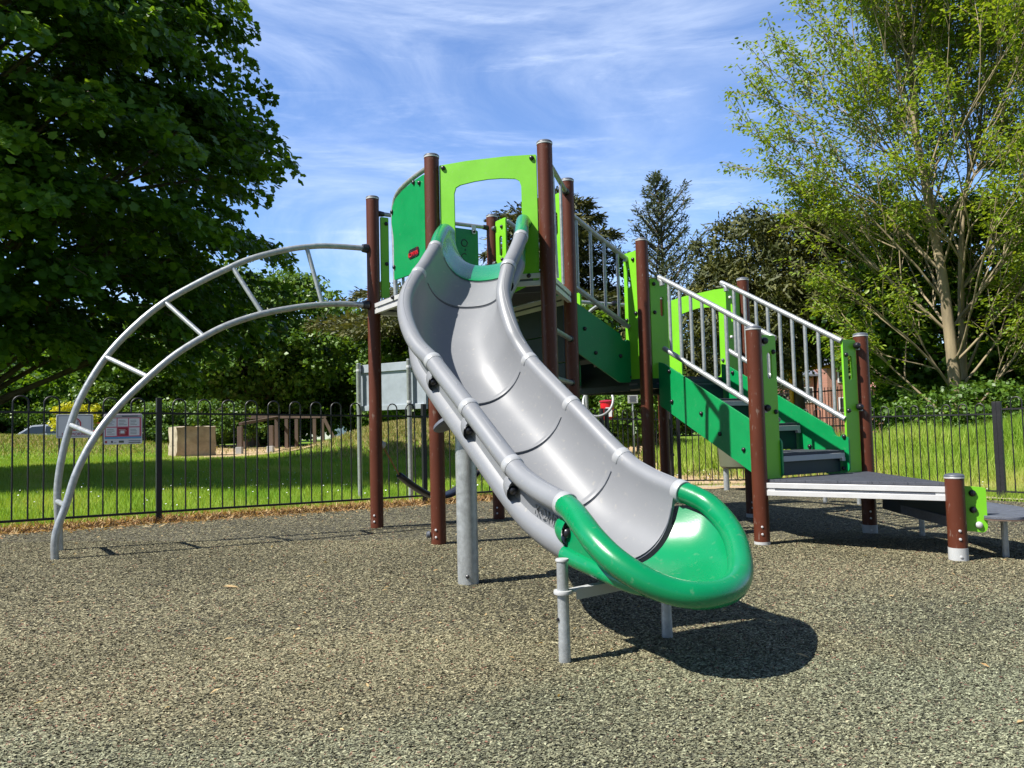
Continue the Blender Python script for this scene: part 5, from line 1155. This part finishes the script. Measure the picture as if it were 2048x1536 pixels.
# ------------------------------------------------------------------ grass, straw and chips
def scatter(n, x0, x1, y0, y1, dens=None):
    x = rng.uniform(x0, x1, n); y = rng.uniform(y0, y1, n); k = ~inside(x, y, PAD)
    fe_ = (FB-FA)/np.hypot(*(FB-FA)); dl = -(x-FA[0])*fe_[1]+(y-FA[1])*fe_[0]; k &= ~((dl < .3+.1*rng.normal(size=n)+.12*np.sin(x*3.1)) & (x < 1.6))
    if dens is not None: k &= rng.random(n) < dens(x, y)
    return x[k], y[k]
def front(x, y): return np.abs(x/y) < .78
def lawn_noise(x, y): return .5+.5*np.sin(x*.9+np.sin(y*.7)*1.7)*np.sin(y*.8+1.3*np.sin(x*.5))
def grass(name, n, x0, x1, y0, y1, h, wd, dens=None, m='grass', tall=None):
    x, y = scatter(n, x0, x1, y0, y1, (lambda a, b: (front(a, b)*(dens(a, b) if dens else 1)))); z = T(x, y)-.035
    hh = h*(.5+rng.random(len(x))*.9)*(tall(x, y) if tall else 1); Yd = np.stack([rng.normal(size=len(x))*.35, rng.normal(size=len(x))*.35, np.ones(len(x))], 1)
    Nn = np.stack([rng.normal(size=len(x)), rng.normal(size=len(x)), np.zeros(len(x))+.05], 1)
    tn = .08+.35*lawn_noise(x, y)+.4*rng.random(len(x))+.4*np.exp(-((y-11.6+(x-7)*.3)/.7)**2)*(x > 5)+.12*np.sin(x*3.3+y*2.1)
    return leaves(name, np.stack([x, y, z], 1), Nn, hh, 'blade', m, None, tn, Yd, wid=wd, kind='stuff')
def off_path(x, y):
    a = (np.abs(x-1.95-.13*(y-13)) < .85+.15*np.sin(y*1.7)) & (y > 11.2) & (x > .6)
    b_ = (y > 11.6) & (y < 15.2+.5*np.sin(x*2.1)+.3*np.sin(x*5)) & (x > 1.0) & (x < 6.6) & (y > 12.2-.6*(x-4.0))
    return 1-.97*(a | b_)
grass('lawn_grass', 190000, -11, 4, 5, 17, .085, .10, dens=off_path)
grass('lawn_grass', 150000, -20, 4, 17, 30, .09, .16, dens=lambda x, y: off_path(x, y)*(1-.95*((x/y > -.43) & (x/y < -.235) & (y > 27.5+.6*np.sin(x*2)))))
grass('lawn_grass', 60000, -34, 8, 30, 42, .13, .2, dens=lambda x, y: 1-.95*((x/y > -.43) & (x/y < -.235)))
grass('long_grass', 150000, 4, 14, 8, 17, .12, .06, dens=off_path, tall=lambda x, y: (.75+.5*lawn_noise(x*2.3, y*1.9))*(1+3.2*np.clip((y-11.6+(x-7)*.25)/3, 0, 1)))
grass('long_grass', 40000, 3, 14, 14, 26, .3, .08, dens=off_path)
# dry grass on the banks
def bank(n, cx, cy, rx, ry):
    x = rng.normal(cx, rx, n); y = rng.normal(cy, ry, n); z = T(x, y)-.03
    return leaves('dry_grass', np.stack([x, y, z], 1), np.stack([rng.normal(size=n), rng.normal(size=n), np.full(n, .1)], 1), .13*(.5+rng.random(n)), 'blade', 'bankg', None, rng.random(n), np.stack([rng.normal(size=n)*.6, rng.normal(size=n)*.6, np.ones(n)], 1), wid=.25, kind='stuff')
bank(34000, -3.0, 28.5, 1.9, 2.0); bank(16000, -22, 34, 4.5, 1.6); bank(6000, 7.4, 15.4, 1.5, 1.0); bank(8000, 6, 24, 3, 2.5); bank(4000, 5.8, 15, 1.4, 1.2)
# straw litter along the verge
n = 15000; s_ = rng.uniform(1.5, 12.2, n); o_ = rng.normal(.02, .2, n); q = FA[None]+(FB-FA)[None]/FS.L*s_[:, None]+FS.n[None]*o_[:, None]
leaves('straw_litter', np.stack([q[:, 0], q[:, 1], T(q[:, 0], q[:, 1])+.008], 1), unit(np.array([0, 0, .4])+rng.normal(size=(n, 3))*.5), .04+.05*rng.random(n), 'blade', 'straw', None, rng.random(n), wid=.16, kind='stuff')
# daisies
n = 420; x, y = scatter(n, -8, 12, 8, 17, lambda a, b: front(a, b)); leaves('daisies', np.stack([x, y, T(x, y)+.05+.05*rng.random(len(x))], 1), unit(np.array([0, -.4, 1.])+rng.normal(size=(len(x), 3))*.3), .022, 'quad', 'white', None, kind='stuff')
# rubber chips: real strips on the surface, thinning out with distance
def chips(n, y0, y1, lmin, lmax, name='rubber_chips', tl=.24):
    y = np.sqrt(rng.uniform(y0*y0, y1*y1, n)); x = rng.uniform(-.72, .72, n)*y; k = inside(x, y, PAD); x, y = x[k], y[k]; n = len(x)
    zone = np.clip((2.75+.22*x+.25*np.sin(x*2.3)-y)/.25, 0, 1)+(np.clip((x-.9)*1.2, 0, 1)*np.clip((4.4-y)/.6, 0, 1))
    C = np.stack([x, y, T(x, y)+.001+.003*rng.random(n)], 1); a = rng.normal(R(12), .75, n); Y = np.stack([np.cos(a), np.sin(a), rng.normal(size=n)*.12], 1)
    Nn = unit(np.array([0, 0, 1.])+rng.normal(size=(n, 3))*tl)
    tn = np.clip(rng.normal(.5, .22, n)+.09*np.sin(x*1.7+2*np.sin(y*1.1))*np.sin(y*1.9+np.sin(x*2.3)*1.5), 0, 1)
    return leaves(name, C, Nn, rng.uniform(lmin, lmax, n), 'chip', 'chipz', None, tn, Y, wid=1, kind='stuff'), zone
LEAF['chip'] = (np.array([(-.1, -.5, 0), (.19, -.3, .04), (.09, .5, 0), (-.2, .22, .03)]), [(0, 1, 2, 3)])
def chipmat():
    ma = bpy.data.materials.new('rubber_chip_two_pours'); ma.use_nodes = True; t = ma.node_tree; b = t.nodes['Principled BSDF']; b.inputs['Roughness'].default_value = .7; b.inputs['Specular IOR Level'].default_value = .3
    at = t.nodes.new('ShaderNodeAttribute'); at.attribute_name = 'tint'; az = t.nodes.new('ShaderNodeAttribute'); az.attribute_name = 'zone'
    def ramp(cs):
        r = t.nodes.new('ShaderNodeValToRGB'); r.color_ramp.interpolation = 'LINEAR'; e = r.color_ramp.elements; e[0].position = cs[0][0]; e[0].color = (*cs[0][1], 1); e[1].position = cs[-1][0]; e[1].color = (*cs[-1][1], 1)
        for p, c in cs[1:-1]: k = e.new(p); k.color = (*c, 1)
        t.links.new(at.outputs['Fac'], r.inputs[0]); return r
    A = ramp([(0, (.02, .02, .016)), (.28, (.065, .06, .036)), (.5, (.185, .168, .098)), (.74, (.3, .272, .162)), (.94, (.42, .38, .24)), (.97, (.17, .09, .06)), (1, (.24, .11, .07))])
    B = ramp([(0, (.02, .022, .018)), (.28, (.07, .072, .046)), (.5, (.17, .178, .112)), (.74, (.27, .285, .182)), (.92, (.38, .39, .26)), (.95, (.15, .08, .06)), (1, (.22, .11, .08))])
    m1 = t.nodes.new('ShaderNodeMix'); m1.data_type = 'RGBA'; t.links.new(az.outputs['Fac'], m1.inputs[0]); t.links.new(A.outputs[0], m1.inputs[6]); t.links.new(B.outputs[0], m1.inputs[7])
    t.links.new(m1.outputs[2], b.inputs['Base Color']); return ma
M['chipz'] = chipmat()
for n_, y0, y1, l0, l1 in ((330000, 1.7, 3.3, .007, .017), (400000, 3.3, 6.2, .009, .019), (330000, 6.1, 12.5, .013, .026)):
    o, zn = chips(n_, y0, y1, l0, l1, tl=.26 if y0 < 3 else .2 if y0 < 6 else .13); a_ = o.data.attributes.new('zone', 'FLOAT', 'FACE'); a_.data.foreach_set('value', np.clip(zn*.7+rng.normal(0, .2, len(zn)), 0, 1).astype(np.float32))
# litter: dead leaves and twigs lying on the rubber
kd_ = -1
DL = ['largest dry leaf, alone on the open ground left of the column', 'pale dry leaf in the shadow in front of the slide exit', 'small dry leaf in the left foreground', 'dry leaf in the shadow under the exit', 'tiny dry leaf nearest the camera left of centre', 'dry leaf on the ground right of the slide exit', 'dry leaf in the right foreground beyond the shadow', 'dry leaf in the open foreground at far left', 'dry leaf just left of the short support leg']
for (x, y), s_, a in (((-1.62, 4.3), .085, .1), ((1.05, 2.98), .05, -.5), ((-1.2, 3.2), .04, .6), ((.55, 3.05), .03, .2), ((-.5, 2.6), .03, 2), ((1.9, 4.0), .04, .4), ((2.1, 3.1), .03, 1), ((-2.3, 3.9), .035, .9), ((-.15, 3.6), .03, 1.4)):
    kd_ += 1; o = leaves('dead_leaf', np.array([[x, y, Tf(x, y)+.014]]), np.array([[.1, -.2, 1.]]), s_, 'oval', 'straw', None, [.8], np.array([[math.cos(a), math.sin(a), 0.]]), wid=.5)
    tag(o, DL[kd_], 'leaf', 'dry leaves on the rubber ground')

n = 420; y = np.sqrt(rng.uniform(4, 110, n)); x = rng.uniform(-.7, .7, n)*y; k = inside(x, y, PAD); x, y = x[k], y[k]; n = len(x)
leaves('fallen_debris', np.stack([x, y, T(x, y)+.008], 1), unit(np.array([0, 0, 1.])+rng.normal(size=(n, 3))*.25), rng.uniform(.012, .04, n), 'quad', 'straw', None, .5+.5*rng.random(n), wid=.4, kind='stuff')
